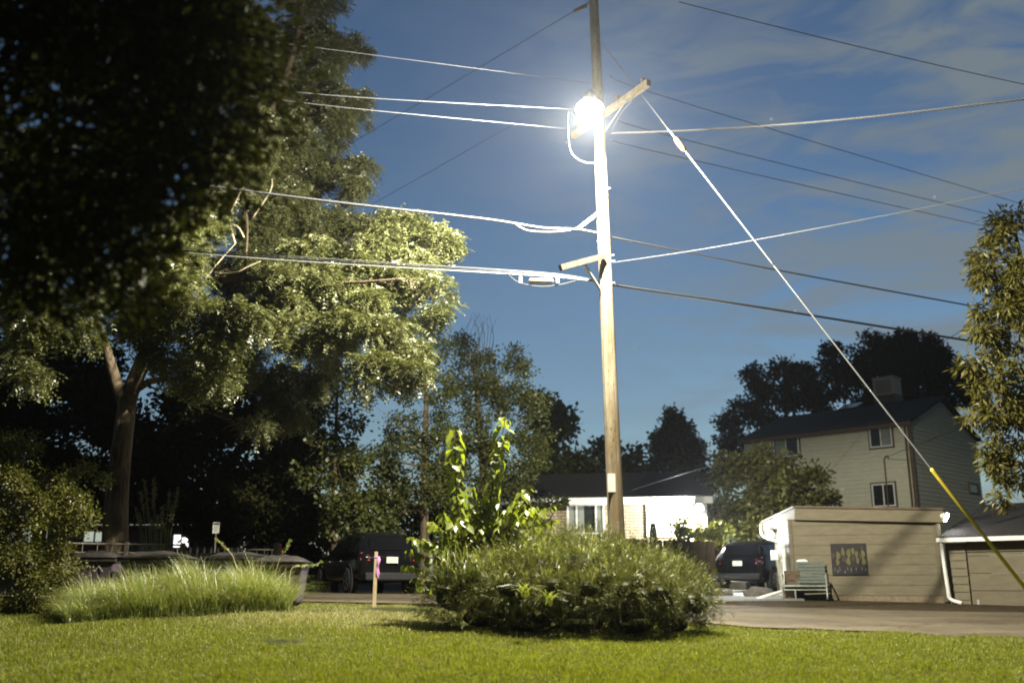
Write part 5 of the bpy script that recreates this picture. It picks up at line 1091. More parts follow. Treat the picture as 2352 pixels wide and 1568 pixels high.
# right-hand lower garage ---------------------------------------------------------------
mA = Vector((P(2176, 1300, 26.3).x, 26.3, 0)); mB = Vector((P(2420, 1300, 24.6).x, 24.6, 0))
rg = thing('dark_garage', 'dim lower garage with wide door and pale gutter at the right edge', 'garage', (mA.x, mA.y, G(mA.x, mA.y)))
A_, d_, n_, L_ = wall_frame(mA, mB); zg2 = G(mA.x, mA.y) - 0.1; zt2 = P(2200, 1247, 26.1).z
b = MB(); siding(b, mA, mA + d_ * 0.5, zg2, zt2, lap=0.2); siding(b, mA + d_ * 3.0, mB, zg2, zt2, lap=0.2); b.prism([mA + d_ * 0.52 + Vector((0, 0, zt2 - 0.22)), mA + d_ * 2.98 + Vector((0, 0, zt2 - 0.22)), mA + d_ * 2.98 + Vector((0, 0, zt2)), mA + d_ * 0.52 + Vector((0, 0, zt2))], -n_ * 0.1)
siding(b, mB, mB - n_ * 5, zg2, zt2, lap=0.2); child(b, 'wall', M['tan_siding'], rg)
b = MB()
for i in range(5): b.prism([mA + d_ * 0.52 - n_ * 0.05 + Vector((0, 0, zg2 + i * 0.44)), mA + d_ * 2.98 - n_ * 0.05 + Vector((0, 0, zg2 + i * 0.44)), mA + d_ * 2.98 - n_ * 0.05 + Vector((0, 0, min(zt2 - 0.23, zg2 + i * 0.44 + 0.425))), mA + d_ * 0.52 - n_ * 0.05 + Vector((0, 0, min(zt2 - 0.23, zg2 + i * 0.44 + 0.425)))], -n_ * 0.04)
child(b, 'garage_door', M['tan_siding'], rg)
b = MB(); e0, e1 = mA + n_ * 0.3 - d_ * 0.08, mB + n_ * 0.3; r0, r1 = mA - n_ * 4.0 - d_ * 0.08, mB - n_ * 4.0
b.prism([e0 + Vector((0, 0, zt2 + 0.04)), e1 + Vector((0, 0, zt2 + 0.04)), r1 + Vector((0, 0, zt2 + 1.15)), r0 + Vector((0, 0, zt2 + 1.15))], (0, 0, 0.12)); child(b, 'roof', M['shingle'], rg)
b = MB(); b.bar(e0 + n_ * 0.05 + Vector((0, 0, zt2 + 0.08)), e1 + n_ * 0.05 + Vector((0, 0, zt2 + 0.08)), 0.1, 0.11); child(b, 'gutter', M['white_trim'], rg)
b = MB(); q = mA + n_ * 0.32; b.tube(spline([q + Vector((0.02, 0, zt2 + 0.02)), q + Vector((0.02, 0, zt2 - 0.3)), q + Vector((0.06, 0, zg2 + 0.5)), q + Vector((0.1, 0, zg2 + 0.22)), q + Vector((0.3, -0.2, zg2 + 0.12))], 6), 0.05, 10); child(b, 'downspout', M['white_trim'], rg, True)
q = P(2171, 1187, 26.45)
floodlight('small floodlight on the right roof corner of the tan garage', q, (0.75, -0.35, -0.35), 6, (0.78, 0.9, 1.0), 1.5, M['flood_on'], 0.05)

# glider bench ----------------------------------------------------------------------------
bx0, bx1 = P(1800, 1350, 27.3).x, P(1903, 1350, 27.0).x; bq = Vector(((bx0 + bx1) / 2, 27.25, G((bx0 + bx1) / 2, 27.25) + 0.02))
bench = thing('glider_bench', 'pale metal-framed glider bench with slatted back against the tan garage wall', 'bench', bq, -0.32)
def bl(mb, name, mat, smooth=False):
    o = mb.build(name, mat, bench, smooth); return o
w = (bx1 - bx0) / 2 * 1.02
for s in (-1, 1):
    b = MB(); x = s * w; b.tube(spline([(x, -0.38, 0.05), (x, -0.40, 0.3), (x, -0.38, 0.60), (x, -0.28, 0.66), (x, 0.2, 0.66), (x, 0.3, 0.6), (x, 0.3, 0.1), (x, 0.24, 0.02), (x, -0.3, 0.02), (x, -0.38, 0.05)], 5), 0.022, 8); bl(b, 'side_frame', M['bench'], True)
    b = MB(); b.tube([(x * 0.97, -0.25, 0.36), (x * 0.97, 0.05, 0.2), (x * 0.97, 0.25, 0.5)], 0.014, 6); bl(b, 'glider_link', M['bench'])
b = MB(); b.tube([(-w, -0.36, 0.36), (w, -0.36, 0.36)], 0.02, 8); b.tube([(-w, -0.3, 0.26), (w, -0.3, 0.26)], 0.016, 8); b.tube([(-w, 0.28, 0.3), (w, 0.28, 0.3)], 0.02, 8); bl(b, 'crossbar', M['bench'])
b = MB(); b.tube([(-w * 0.42, -0.3, 0.28), (-w * 0.42, -0.33, 0.03), (-w * 0.5, -0.36, 0.0)], 0.02, 8); bl(b, 'front_leg', M['bench'])
b = MB()
for i in range(6): b.box((-w * 0.96, -0.36 + i * 0.105, 0.385), (w * 0.96, -0.36 + i * 0.105 + 0.09, 0.41))
bl(b, 'seat', M['slat'])
b = MB()
for i in range(7):
    z = 0.44 + i * 0.085; y = 0.26 + i * 0.03; b.box((-w * 0.42, y, z), (w * 0.96, y + 0.022, z + 0.072))
bl(b, 'backrest', M['slat'])
b = MB(); b.add([(-w * 0.40, 0.47, 0.95), (w * 0.22, 0.47, 0.95), (w * 0.18, 0.47, 1.05), (w * 0.05, 0.475, 1.09), (-w * 0.24, 0.475, 1.08), (-w * 0.36, 0.47, 1.03)] , [(0, 1, 2, 3, 4, 5)])
ob = bl(b, 'head_pad', M['white_trim']); sm = ob.modifiers.new('solid', 'SOLIDIFY'); sm.thickness = 0.05
pq = Vector((P(1808, 1360, 27.8).x, 27.55, G(8.0, 27.55)))
pb_ = thing('concrete_block', 'brown concrete block at the foot of the white downspout', 'block', pq)
b = MB(); b.box((-0.16, -0.16, -0.05), (0.16, 0.16, 0.30), Matrix.Translation(pq)); child(b, 'block', M['planter'], pb_, bevel=0.02)
cq = Vector((P(1817, 1330, 27.8).x, 27.72, G(8.2, 27.7)))
crate = thing('wooden_crate', 'brown wooden crate standing behind the left end of the bench', 'crate', cq)
b = MB()
for i in range(6): b.box((-0.17, -0.16, i * 0.13), (0.17, -0.13, i * 0.13 + 0.117), Matrix.Translation(cq))
child(b, 'front_panel', M['brown_trim'], crate)
b = MB(); b.box((-0.17, -0.13, 0.0), (-0.14, 0.13, 0.78), Matrix.Translation(cq)); b.box((0.14, -0.13, 0.0), (0.17, 0.13, 0.78), Matrix.Translation(cq)); b.box((-0.14, 0.1, 0.0), (0.14, 0.13, 0.76), Matrix.Translation(cq)); child(b, 'side_panel', M['brown_trim'], crate)

# fences -----------------------------------------------------------------------------------
def board_fence(name, label, a, b_, zt, mat, w=0.14, gap=0.0004, seed=3, ears=True):
    a, b_ = Vector(a), Vector(b_); rng = np.random.default_rng(seed); t = thing(name, label, 'fence', (a.x, a.y, G(a.x, a.y)), 0, 'board fences')
    d = (b_ - a); d.z = 0; L = d.length; d.normalize(); n = Vector((d.y, -d.x, 0)); s = 0.0; m = MB()
    while s < L:
        ww = w * rng.uniform(0.9, 1.08); g = gap * rng.uniform(0.3, 2.6) if rng.random() > 0.12 else 0.02; p = a + d * s; z0 = G(p.x, p.y) - 0.02; z1 = lerp(zt[0], zt[1], s / L) + rng.normal(0, 0.018); lean = n * rng.normal(0, 0.012)
        q = p + d * ww; c = 0.03 if ears else 0.0
        m.prism([Vector((p.x, p.y, z0)), Vector((q.x, q.y, z0)), Vector((q.x, q.y, z1 - c)) + lean, q - d * c + Vector((0, 0, z1)) + lean, p + d * c + Vector((0, 0, z1)) + lean, Vector((p.x, p.y, z1 - c)) + lean], n * 0.02); s += ww + g
    child(m, 'board', M[mat], t)
    r = MB()
    for h in (0.35, 0.85):
        za, zb_ = lerp(G(a.x, a.y), zt[0], h), lerp(G(b_.x, b_.y), zt[1], h); r.bar(a - n * 0.03 + Vector((0, 0, za)), b_ - n * 0.03 + Vector((0, 0, zb_)), 0.04, 0.09)
    child(r, 'rail', M[mat], t)
    k = int(L / 2.4) + 1
    for i in range(k + 1):
        p = a.lerp(b_, i / k) - n * 0.1; m = MB(); z1 = lerp(zt[0], zt[1], i / k) - 0.06; m.box((p.x - 0.045, p.y - 0.045, G(p.x, p.y) - 0.1), (p.x + 0.045, p.y + 0.045, z1)); child(m, 'post', M[mat], t)
    return t
def flat(v): return Vector((v.x, v.y, 0))
board_fence('board_fence', 'dark board fence below the floodlit brick house, light showing between boards', flat(P(1190, 1300, 31.5)), flat(P(1640, 1300, 30.2)), (P(1190, 1228, 31.5).z, P(1640, 1243, 30.2).z), 'dkfence')
board_fence('board_fence', 'paler weathered board fence behind the dark car on the driveway', flat(P(1636, 1300, 38.6)), flat(P(1830, 1300, 39.4)), (P(1640, 1246, 38.6).z, P(1800, 1249, 39.4).z), 'gyfence', seed=5)
b = MB(); q = P(1640, 1300, 30.3); q.z = 0
fp = thing('fence_post', 'pale galvanised post at the right end of the dark board fence', 'post', (q.x, q.y, G(q.x, q.y)))
b.tube([(q.x, q.y, G(q.x, q.y) - 0.1), (q.x, q.y, P(1640, 1246, 30.3).z)], 0.035, 10); child(b, 'shaft', M['galv'], fp)
b = MB(); b.lathe([(0.04, 0), (0.045, 0.02), (0.02, 0.06), (0.004, 0.07)], 10, Matrix.Translation((q.x, q.y, P(1640, 1246, 30.3).z))); child(b, 'cap', M['galv'], fp)
# little dark pointed topiary in front of the lit window
tq = P(1501, 1240, 32.6); rng = np.random.default_rng(4); gq = Vector((tq.x, tq.y, G(tq.x, tq.y)))
topi = thing('topiary', 'small dark cone-shaped topiary silhouetted before the floodlit window', 'topiary', gq)
n = 2600; hz = rng.random(n); top = P(1501, 1204, 32.6).z; zz = gq.z + 0.5 + hz * (top - gq.z - 0.5); rr = 0.19 * (1 - hz ** 1.6) + 0.02; aa = rng.uniform(0, 6.28, n)
bs = np.stack([gq.x + rr * np.cos(aa), gq.y + rr * np.sin(aa), zz], -1); v, f = quads(bs, unit(np.stack([np.cos(aa), np.sin(aa), np.ones(n)], -1)), unit(rng.normal(size=(n, 3))), np.full(n, 0.07), np.full(n, 0.03))
o = np_obj('crown', v, f, M['leaf_dark'], None, gq); o.parent = topi
b = MB(); b.tube([gq, gq + Vector((0, 0, top - gq.z - 0.2))], [0.05, 0.02], 8); child(b, 'trunk', M['bark'], topi)

# iron railing behind the dumpsters
def railing(label, a, b_, ztop, zlow, step, pickets=False, seed=1):
    a, b_ = flat(a), flat(b_); t = thing('metal_railing' if not pickets else 'picket_fence', label, 'railing' if not pickets else 'fence', (a.x, a.y, G(a.x, a.y)))
    L = (b_ - a).length; d = (b_ - a).normalized()
    r = MB(); r.tube([a + Vector((0, 0, ztop[0])), b_ + Vector((0, 0, ztop[1]))], 0.022, 8); child(r, 'top_rail', M['iron'], t)
    r = MB(); r.tube([a + Vector((0, 0, zlow[0])), b_ + Vector((0, 0, zlow[1]))], 0.016, 8); child(r, 'lower_rail', M['iron'], t)
    r = MB(); n = int(L / step)
    for i in range(n + 1):
        p = a + d * (L * i / n); k = i / n; zt = lerp(ztop[0], ztop[1], k); z0 = G(p.x, p.y)
        if pickets:
            r.box((p.x - 0.018, p.y - 0.01, z0), (p.x + 0.018, p.y + 0.01, zt + 0.02)); r.lathe([(0.02, 0), (0.035, 0.05), (0.004, 0.17)], 4, Matrix.Translation((p.x, p.y, zt + 0.02)))
        else: r.tube([(p.x, p.y, z0), (p.x, p.y, zt)], 0.010, 6)
    child(r, 'picket' if pickets else 'baluster', M['white_trim' if pickets else 'iron'], t)
    for k in (0, 0.5, 1):
        p = a.lerp(b_, k); m = MB(); m.box((p.x - 0.04, p.y - 0.04, G(p.x, p.y) - 0.1), (p.x + 0.04, p.y + 0.04, lerp(ztop[0], ztop[1], k) + 0.05)); child(m, 'post', M['iron'], t)
    return t
railing('dark pipe railing running past the locust trunk behind the dumpsters', P(150, 1300, 23.0), P(418, 1300, 24.0), (P(150, 1247, 23.0).z, P(418, 1251, 24.0).z), (P(150, 1268, 23.0).z, P(418, 1269, 24.0).z), 0.32)
railing('pale pointed picket fence between the second and third dumpsters', P(418, 1300, 24.4), P(560, 1300, 25.4), (P(418, 1272, 24.4).z, P(560, 1274, 25.4).z), (P(418, 1300, 24.4).z, P(560, 1300, 25.4).z), 0.17, True)
railing('dark balustrade farther back, left of the white sign', P(395, 1300, 31), P(640, 1300, 31.5), (P(395, 1260, 31).z, P(640, 1262, 31.5).z), (P(395, 1278, 31).z, P(640, 1280, 31.5).z), 0.22)

# dumpsters -----------------------------------------------------------------------------------
def dumpster(label, q, rz, w, dp, h, sloped=False):
    t = thing('dumpster', label, 'dumpster', q, rz, 'plastic dumpsters behind the tall grass')
    b = MB(); tp = 0.82
    lo = [(-w / 2 * tp, -dp / 2 * tp, 0.06), (w / 2 * tp, -dp / 2 * tp, 0.06), (w / 2 * tp, dp / 2 * tp, 0.06), (-w / 2 * tp, dp / 2 * tp, 0.06)]
    hi = [(-w / 2, -dp / 2, h - 0.12), (w / 2, -dp / 2, h - 0.12), (w / 2, dp / 2, h - 0.12), (-w / 2, dp / 2, h - 0.12)]
    b.add(lo + hi, [(3, 2, 1, 0), (4, 5, 6, 7), (0, 1, 5, 4), (1, 2, 6, 5), (2, 3, 7, 6), (3, 0, 4, 7)]); b.build('body', M['bin'], t, False, 0.03)
    b = MB(); b.box((-w / 2 - 0.04, -dp / 2 - 0.04, h - 0.15), (w / 2 + 0.04, dp / 2 + 0.04, h - 0.08)); b.build('rim', M['binlid'], t, False, 0.015)
    b = MB(); n = 7
    for i in range(n):
        pass
    ys = np.linspace(-dp / 2 - 0.05, dp / 2 + 0.05, 8); vs = []; xs = np.linspace(-w / 2 - 0.05, w / 2 + 0.05, 10)
    for y in ys:
        for x in xs:
            e = (1 - abs(2 * x / (w + 0.1)) ** 3) * (1 - abs(2 * y / (dp + 0.1)) ** 3); vs.append((x, y, h - 0.075 + 0.13 * e + 0.012 * math.sin(x * 30) * (e > 0.3)))
    N = len(xs); b.add(vs, [(j * N + i, j * N + i + 1, (j + 1) * N + i + 1, (j + 1) * N + i) for j in range(len(ys) - 1) for i in range(N - 1)])
    o = b.build('lid', M['binlid'], t, True); sm = o.modifiers.new('solid', 'SOLIDIFY'); sm.thickness = 0.03; sm.offset = 1
    for s in (-1, 1):
        b = MB(); b.tube(spline([(s * (w / 2 - 0.05), dp / 2 + 0.02, h - 0.2), (s * (w / 2 - 0.05), dp / 2 + 0.12, h - 0.2), (s * (w / 2 - 0.2), dp / 2 + 0.12, h - 0.2), (s * (w / 2 - 0.2), dp / 2 + 0.02, h - 0.2)], 3), 0.015, 6); b.build('handle', M['binlid'], t)
        b = MB(); b.lathe([(0.02, -0.03), (0.09, -0.03), (0.09, 0.03), (0.02, 0.03)], 14, Matrix.Translation((s * w * 0.33, dp * 0.36, 0.09)) @ Matrix.Rotation(math.pi / 2, 4, 'Y')); b.build('wheel', M['rubber'], t)
    return t
def mark(b, poly, y): b.prism([(x, y, z) for x, z in poly], (0, 0.006, 0))
def face_y(z, dp, h): return -dp / 2 * lerp(0.82, 1.0, (z - 0.06) / (h - 0.18)) - 0.012
def binspot(pxc, Y): return onG(pxc, Y, 1320)
hb = lambda q, py: P(0, py, q.y).z - q.z
q = binspot(226, 20.4); d1 = dumpster('leftmost dumpster, squarish, with a pale scrawl on its flat front', q, 0.05, 0.86, 0.8, hb(q, 1274))
b = MB(); h = hb(q, 1274); y = face_y(h * 0.72, 0.8, h)
for pts in ([(-0.2, 0.2), (-0.1, 0.22), (-0.14, 0.14), (-0.08, 0.1), (-0.2, 0.08)], [(-0.02, 0.18), (-0.05, 0.1), (0.03, 0.1), (0.02, 0.18)], [(0.08, 0.2), (0.22, 0.02)], [(0.2, 0.2), (0.08, 0.06)]):
    b.tube([(x, y, h * 0.62 + z) for x, z in pts], 0.006, 4)
b.build('scrawl', M['binmark'], d1)
q = binspot(361, 19.9); h = hb(q, 1275); d2_ = dumpster('dumpster bearing a round recycling emblem and a small blue light', q, 0.0, 1.22, 0.9, h)
b = MB(); y = face_y(h * 0.66, 0.9, h); c = (-0.36, h * 0.63)
for k in range(3):   # three chasing arrows
    a0 = R(90 + 120 * k); o1 = [(c[0] + 0.11 * math.cos(a0 + t), c[1] + 0.11 * math.sin(a0 + t)) for t in np.linspace(0.15, 1.3, 6)]; i1 = [(c[0] + 0.06 * math.cos(a0 + t), c[1] + 0.06 * math.sin(a0 + t)) for t in np.linspace(1.3, 0.15, 6)]; mark(b, o1 + i1, y)
    t0 = a0 + 1.3; mark(b, [(c[0] + 0.14 * math.cos(t0), c[1] + 0.14 * math.sin(t0)), (c[0] + 0.085 * math.cos(t0 + 0.62), c[1] + 0.085 * math.sin(t0 + 0.62)), (c[0] + 0.035 * math.cos(t0), c[1] + 0.035 * math.sin(t0))], y)
b.build('recycling_emblem', M['binmark'], d2_)
b = MB(); rng = np.random.default_rng(6)
for row, ws in ((0.06, (0.04, 0.06, 0.05)), (-0.01, (0.05, 0.04, 0.07)), (-0.08, (0.07,))):
    x = -0.17
    for w_ in ws: mark(b, [(x, c[1] + row), (x + w_, c[1] + row), (x + w_, c[1] + row + 0.035), (x, c[1] + row + 0.035)], y); x += w_ + 0.015
b.build('printed_lettering', M['binmark'], d2_)
b = MB(); b.lathe([(0.005, -0.02), (0.02, -0.012), (0.02, 0.012), (0.005, 0.02)], 10, Matrix.Translation((0.56, -0.47, h - 0.13))); b.build('blue_light', M['blue_on'], d2_)
q = binspot(548, 20.2); dumpster('third dumpster with a scuffed pale lid, among seed stalks', q, 0.12, 1.22, 0.95, hb(q, 1277))
q = binspot(645, 19.8); dumpster('rightmost dumpster, its purple side lit through the grass', q, 0.05, 0.98, 0.9, hb(q, 1284))
# grey marker post behind the rightmost dumpster
q = onG(629, 22.5); mp = thing('marker_post', 'short grey post with a red edge behind the rightmost dumpster', 'post', q); zt = P(629, 1246, 22.5).z - q.z
b = MB(); b.lathe([(0.075, -0.1), (0.075, zt - 0.03), (0.05, zt)], 12); o = b.build('shaft', M['stone'], mp, True)
b = MB(); b.box((0.076, -0.02, 0.3), (0.096, 0.03, zt - 0.02)); b.build('reflector', M['taillight'], mp)
# small white notice sign on a post
q = onG(485, 27); sg = thing('notice_sign', 'small white notice sign on a thin post in front of the dark trees', 'sign', q); z1, z0 = P(485, 1199, 27).z - q.z, P(485, 1224, 27).z - q.z
b = MB(); b.tube([(0, 0.02, -0.1), (0, 0.02, z1 - 0.02)], 0.022, 8); b.build('post', M['iron'], sg)
b = MB(); b.box((-0.09, -0.01, z0), (0.09, 0.0, z1)); b.build('panel', M['signwhite'], sg)
b = MB()
for k in range(5): b.box((-0.065, -0.014, z0 + 0.04 + k * 0.035), (0.065 - 0.03 * (k % 2), -0.011, z0 + 0.05 + k * 0.035))
b.box((-0.08, -0.014, z1 - 0.07), (0.08, -0.011, z1 - 0.015)); b.build('printed_lines', M['ink'], sg)

# survey stake with ribbon -----------------------------------------------------------------------
q = onG(860, 19.6); zt = P(860, 1266, 19.6).z - q.z
st_ = thing('survey_stake', 'thin wooden survey stake with pink ribbon on the lawn rise', 'stake', q)
b = MB(); b.add([(-0.036, -0.012, -0.15), (0.036, -0.012, -0.15), (0.036, 0.012, -0.15), (-0.036, 0.012, -0.15), (-0.022, -0.014, zt), (0.038, -0.014, zt), (0.038, 0.012, zt), (-0.022, 0.012, zt)], [(3, 2, 1, 0), (4, 5, 6, 7), (0, 1, 5, 4), (1, 2, 6, 5), (2, 3, 7, 6), (3, 0, 4, 7)]); b.build('shaft', M['stake'], st_)
b = MB(); b.box((-0.028, -0.02, zt - 0.115), (0.044, 0.018, zt - 0.085)); b.build('ribbon_knot', M['ribbon'], st_)
b = MB(); rng = np.random.default_rng(3)
for off, ln in ((0.05, 0.42), (0.066, 0.36)):
    pts = [Vector((off + 0.012 * math.sin(k * 0.9), -0.02 + 0.01 * math.cos(k * 1.3), zt - 0.09 - ln * k / 9)) for k in range(10)]
    b.add([p + Vector((-0.017, 0, 0)) for p in pts] + [p + Vector((0.017, 0.01 * math.sin(i), 0)) for i, p in enumerate(pts)], [(i, i + 1, 11 + i, 10 + i) for i in range(9)])
o = b.build('ribbon_tail', M['ribbon'], st_); sm = o.modifiers.new('solid', 'SOLIDIFY'); sm.thickness = 0.002

# parked cars --------------------------------------------------------------------------------------
def make_car(label, q, rz, group):
    """+x is the nose; origin on the ground at the centre"""
    t = thing('parked_car', label, 'car', q, rz, group)
    # station: x, zbottom, zbelt, ztop, halfwidth, halfwidth at top
    stn = [(-2.28, 0.52, 0.90, 0.92, 0.70, 0.66), (-2.22, 0.36, 0.98, 1.02, 0.84, 0.74), (-2.08, 0.30, 1.02, 1.18, 0.89, 0.72), (-1.80, 0.28, 1.02, 1.52, 0.91, 0.66), (-1.3, 0.26, 1.0, 1.63, 0.92, 0.66), (-0.5, 0.25, 0.98, 1.67, 0.92, 0.67), (0.15, 0.25, 0.97, 1.62, 0.92, 0.66), (0.62, 0.25, 0.98, 1.38, 0.92, 0.70), (1.02, 0.26, 0.99, 1.08, 0.91, 0.76), (1.6, 0.28, 0.94, 0.99, 0.89, 0.74), (2.05, 0.30, 0.84, 0.88, 0.84, 0.68), (2.28, 0.40, 0.70, 0.73, 0.72, 0.60)]
    vs = []; prof = []
    for x, zb, zw, zt, hw, ht in stn:
        half = [(hw * 0.90, zb), (hw * 0.985, zb + 0.12), (hw, lerp(zb, zw, 0.55)), (hw * 0.975, zw), (lerp(hw * 0.975, ht, 0.5) + 0.01, lerp(zw, zt, 0.5)), (ht, zt - 0.02), (ht * 0.75, zt + 0.012), (0.0, zt + 0.03)]
        row = [(x, -y, z) for y, z in half] + [(x, y, z) for y, z in half[-2::-1]]; prof.append(half); vs += row
    N = 15; fs = [(i * N + k, i * N + k + 1, (i + 1) * N + k + 1, (i + 1) * N + k) for i in range(len(stn) - 1) for k in range(N - 1)]
    fs += [tuple(range(N))[::-1], tuple((len(stn) - 1) * N + k for k in range(N))] + [(i * N, (i + 1) * N, (i + 1) * N + N - 1, i * N + N - 1) for i in range(len(stn) - 1)]
    b = MB(); b.add(vs, fs); o = b.build('body', M['paint'], t, True); sub = o.modifiers.new('sub', 'SUBSURF'); sub.levels = 1; sub.render_levels = 1
    def side_pt(i, v, s, off=0.012):
        x, zb, zw, zt, hw, ht = stn[i]; return Vector((x, s * (lerp(hw * 0.975, ht, v) + off), lerp(zw, zt, v)))
    for s in (-1, 1):
        for i0, i1 in ((3, 4), (4, 5), (5, 6), (6, 7)):
            a, c_ = side_pt(i0, 0.14, s), side_pt(i1, 0.14, s); d_, e = side_pt(i1, 0.82 if i1 < 7 else 0.5, s), side_pt(i0, 0.82, s); k = (c_ - a) * 0.04
            g = MB(); g.prism([a + k, c_ - k, d_ - k, e + k], (0, -s * 0.02, 0)); g.build('side_window', M['carglass'], t)
        g = MB(); g.prism([(-2.25, s * 0.60, 0.86), (-2.17, s * 0.83, 0.88), (-2.10, s * 0.80, 1.08), (-2.2, s * 0.62, 1.0)], (-0.03, 0, 0)); g.build('tail_light', M['taillight'], t)
        g = MB(); g.prism([(2.2, s * 0.42, 0.66), (2.1, s * 0.78, 0.68), (2.02, s * 0.78, 0.80), (2.16, s * 0.42, 0.74)], (0.06, 0, 0)); g.build('headlight', M['headlight'], t)
        g = MB(); g.box((0.75, min(s * 0.9, s * 1.06), 1.0), (0.87, max(s * 0.9, s * 1.06), 1.12)); g.build('mirror', M['paint'], t, False, 0.03)
        for x in (-0.75, 0.35): g = MB(); g.box((x, min(s * 0.915, s * 0.945), 0.86), (x + 0.18, max(s * 0.915, s * 0.945), 0.89)); g.build('door_handle', M['rim'], t, False, 0.008)
        g = MB(); g.tube([(-1.5, s * 0.6, 1.68), (-1.3, s * 0.6, 1.72), (0.0, s * 0.6, 1.73), (0.2, s * 0.6, 1.68)], 0.016, 6); g.build('roof_rail', M['rim'], t)
        for x in (-1.38, 1.40):
            Mw = Matrix.Translation((x, s * 0.84, 0.35)) @ Matrix.Rotation(math.pi / 2, 4, 'X')
            g = MB(); g.lathe([(0.22, -0.11), (0.33, -0.11), (0.352, -0.07), (0.352, 0.07), (0.33, 0.11), (0.22, 0.11)], 26, Mw); wh = g.build('wheel', M['rubber'], t, True)
            g = MB(); g.lathe([(0.235, -0.1), (0.24, -0.115), (0.205, -0.118), (0.2, -0.06), (0.19, 0.06), (0.2, 0.118), (0.24, 0.115), (0.235, 0.1)], 24, Mw)
            for k in range(5):
                a = 2 * math.pi * k / 5
                for zz in (-0.105, 0.105): g.bar(Mw @ Vector((0.03 * math.cos(a), 0.03 * math.sin(a), zz)), Mw @ Vector((0.21 * math.cos(a), 0.21 * math.sin(a), zz)), 0.045, 0.02, (0, 1, 0))
            o = g.build('rim', M['rim'], wh)
            g = MB(); g.lathe([(0.30, -0.02), (0.43, -0.02), (0.43, 0.02), (0.30, 0.02)], 22, Matrix.Translation((x, s * 0.905, 0.37)) @ Matrix.Rotation(math.pi / 2, 4, 'X')); g.build('arch_trim', M['rubber'], t)
    g = MB(); g.prism([(-2.13, -0.56, 1.12), (-2.13, 0.56, 1.12), (-1.87, 0.52, 1.47), (-1.87, -0.52, 1.47)], (-0.03, 0, 0.02)); g.build('rear_window', M['carglass'], t)
    g = MB(); g.prism([(0.98, -0.62, 1.12), (0.98, 0.62, 1.12), (0.30, 0.55, 1.58), (0.30, -0.55, 1.58)], (0.02, 0, 0.03)); g.build('windscreen', M['carglass'], t)
    g = MB(); g.box((-2.36, -0.72, 0.36), (-2.2, 0.72, 0.56)); g.build('rear_bumper', M['rubber'], t, False, 0.04)
    g = MB(); g.box((-2.335, -0.16, 0.80), (-2.30, 0.16, 0.96)); g.build('licence_plate', M['plate'], t)
    return t
CG = 'dark cars parked by the street'
h0 = math.atan2(0.90, -0.44)
car = make_car('black parked car seen from behind, beyond the survey stake', onG(836, 28.2), h0, CG)
c2 = copy_tree(car); c2.location = (8.75, 34.9, G(8.75, 34.9) + 0.06); c2.rotation_euler.z = math.atan2(0.84, 0.54) ; c2['label'] = 'dark car on the driveway beside the tan garage, rear plate showing'
c3 = copy_tree(car); c3.location = onG(590, 33.0); c3.rotation_euler.z = R(200); c3['label'] = 'dark car barely visible behind the third dumpster, roof faintly lit'
# small stones edging the driveway
for px, r_ in ((1662, 0.22), (1745, 0.3)):
    q = onG(px, 30.2 if px < 1700 else 29.4); rng = np.random.default_rng(px); bm = bmesh.new(); bmesh.ops.create_icosphere(bm, subdivisions=3, radius=1)
    for v in bm.verts: v.co = Vector((v.co.x * r_ * 1.5, v.co.y * r_, v.co.z * r_ * 0.7)) * (1 + 0.1 * math.sin(v.co.x * 5 + v.co.z * 4))
    me = bpy.data.meshes.new('boulder'); bm.to_mesh(me); bm.free(); o = link_mesh('boulder', me, M['stone'], None, True); o.location = q + Vector((0, 0, r_ * 0.3))
    tag(o, 'pale rounded boulder at the foot of the galvanised fence post' if px < 1700 else 'low pale boulder under the dark car by the tan garage', 'boulder')

# far house with lit windows seen between shrub and trunk
fA, fB = flat(P(100, 1300, 47)), flat(P(470, 1300, 47)); far = thing('far_house', 'distant pale house whose lit windows show past the locust trunk', 'house', (fA.x, fA.y, 1.0))
A_, d_, n_, L_ = wall_frame(fA, fB); ze3 = P(300, 1205, 47).z
b = MB(); siding(b, fA, fB, 0.8, ze3, lap=0.25); siding(b, fB, fB - n_ * 6, 0.8, ze3, lap=0.25); child(b, 'wall', M['brown_trim'], far)
b = MB(); b.prism([fA - d_ * 0.5 + n_ * 0.5 + Vector((0, 0, ze3)), fB + d_ * 0.5 + n_ * 0.5 + Vector((0, 0, ze3)), fB + d_ * 0.5 - n_ * 4 + Vector((0, 0, ze3 + 1.2)), fA - d_ * 0.5 - n_ * 4 + Vector((0, 0, ze3 + 1.2))], (0, 0, 0.15)); child(b, 'roof', M['shingle'], far)
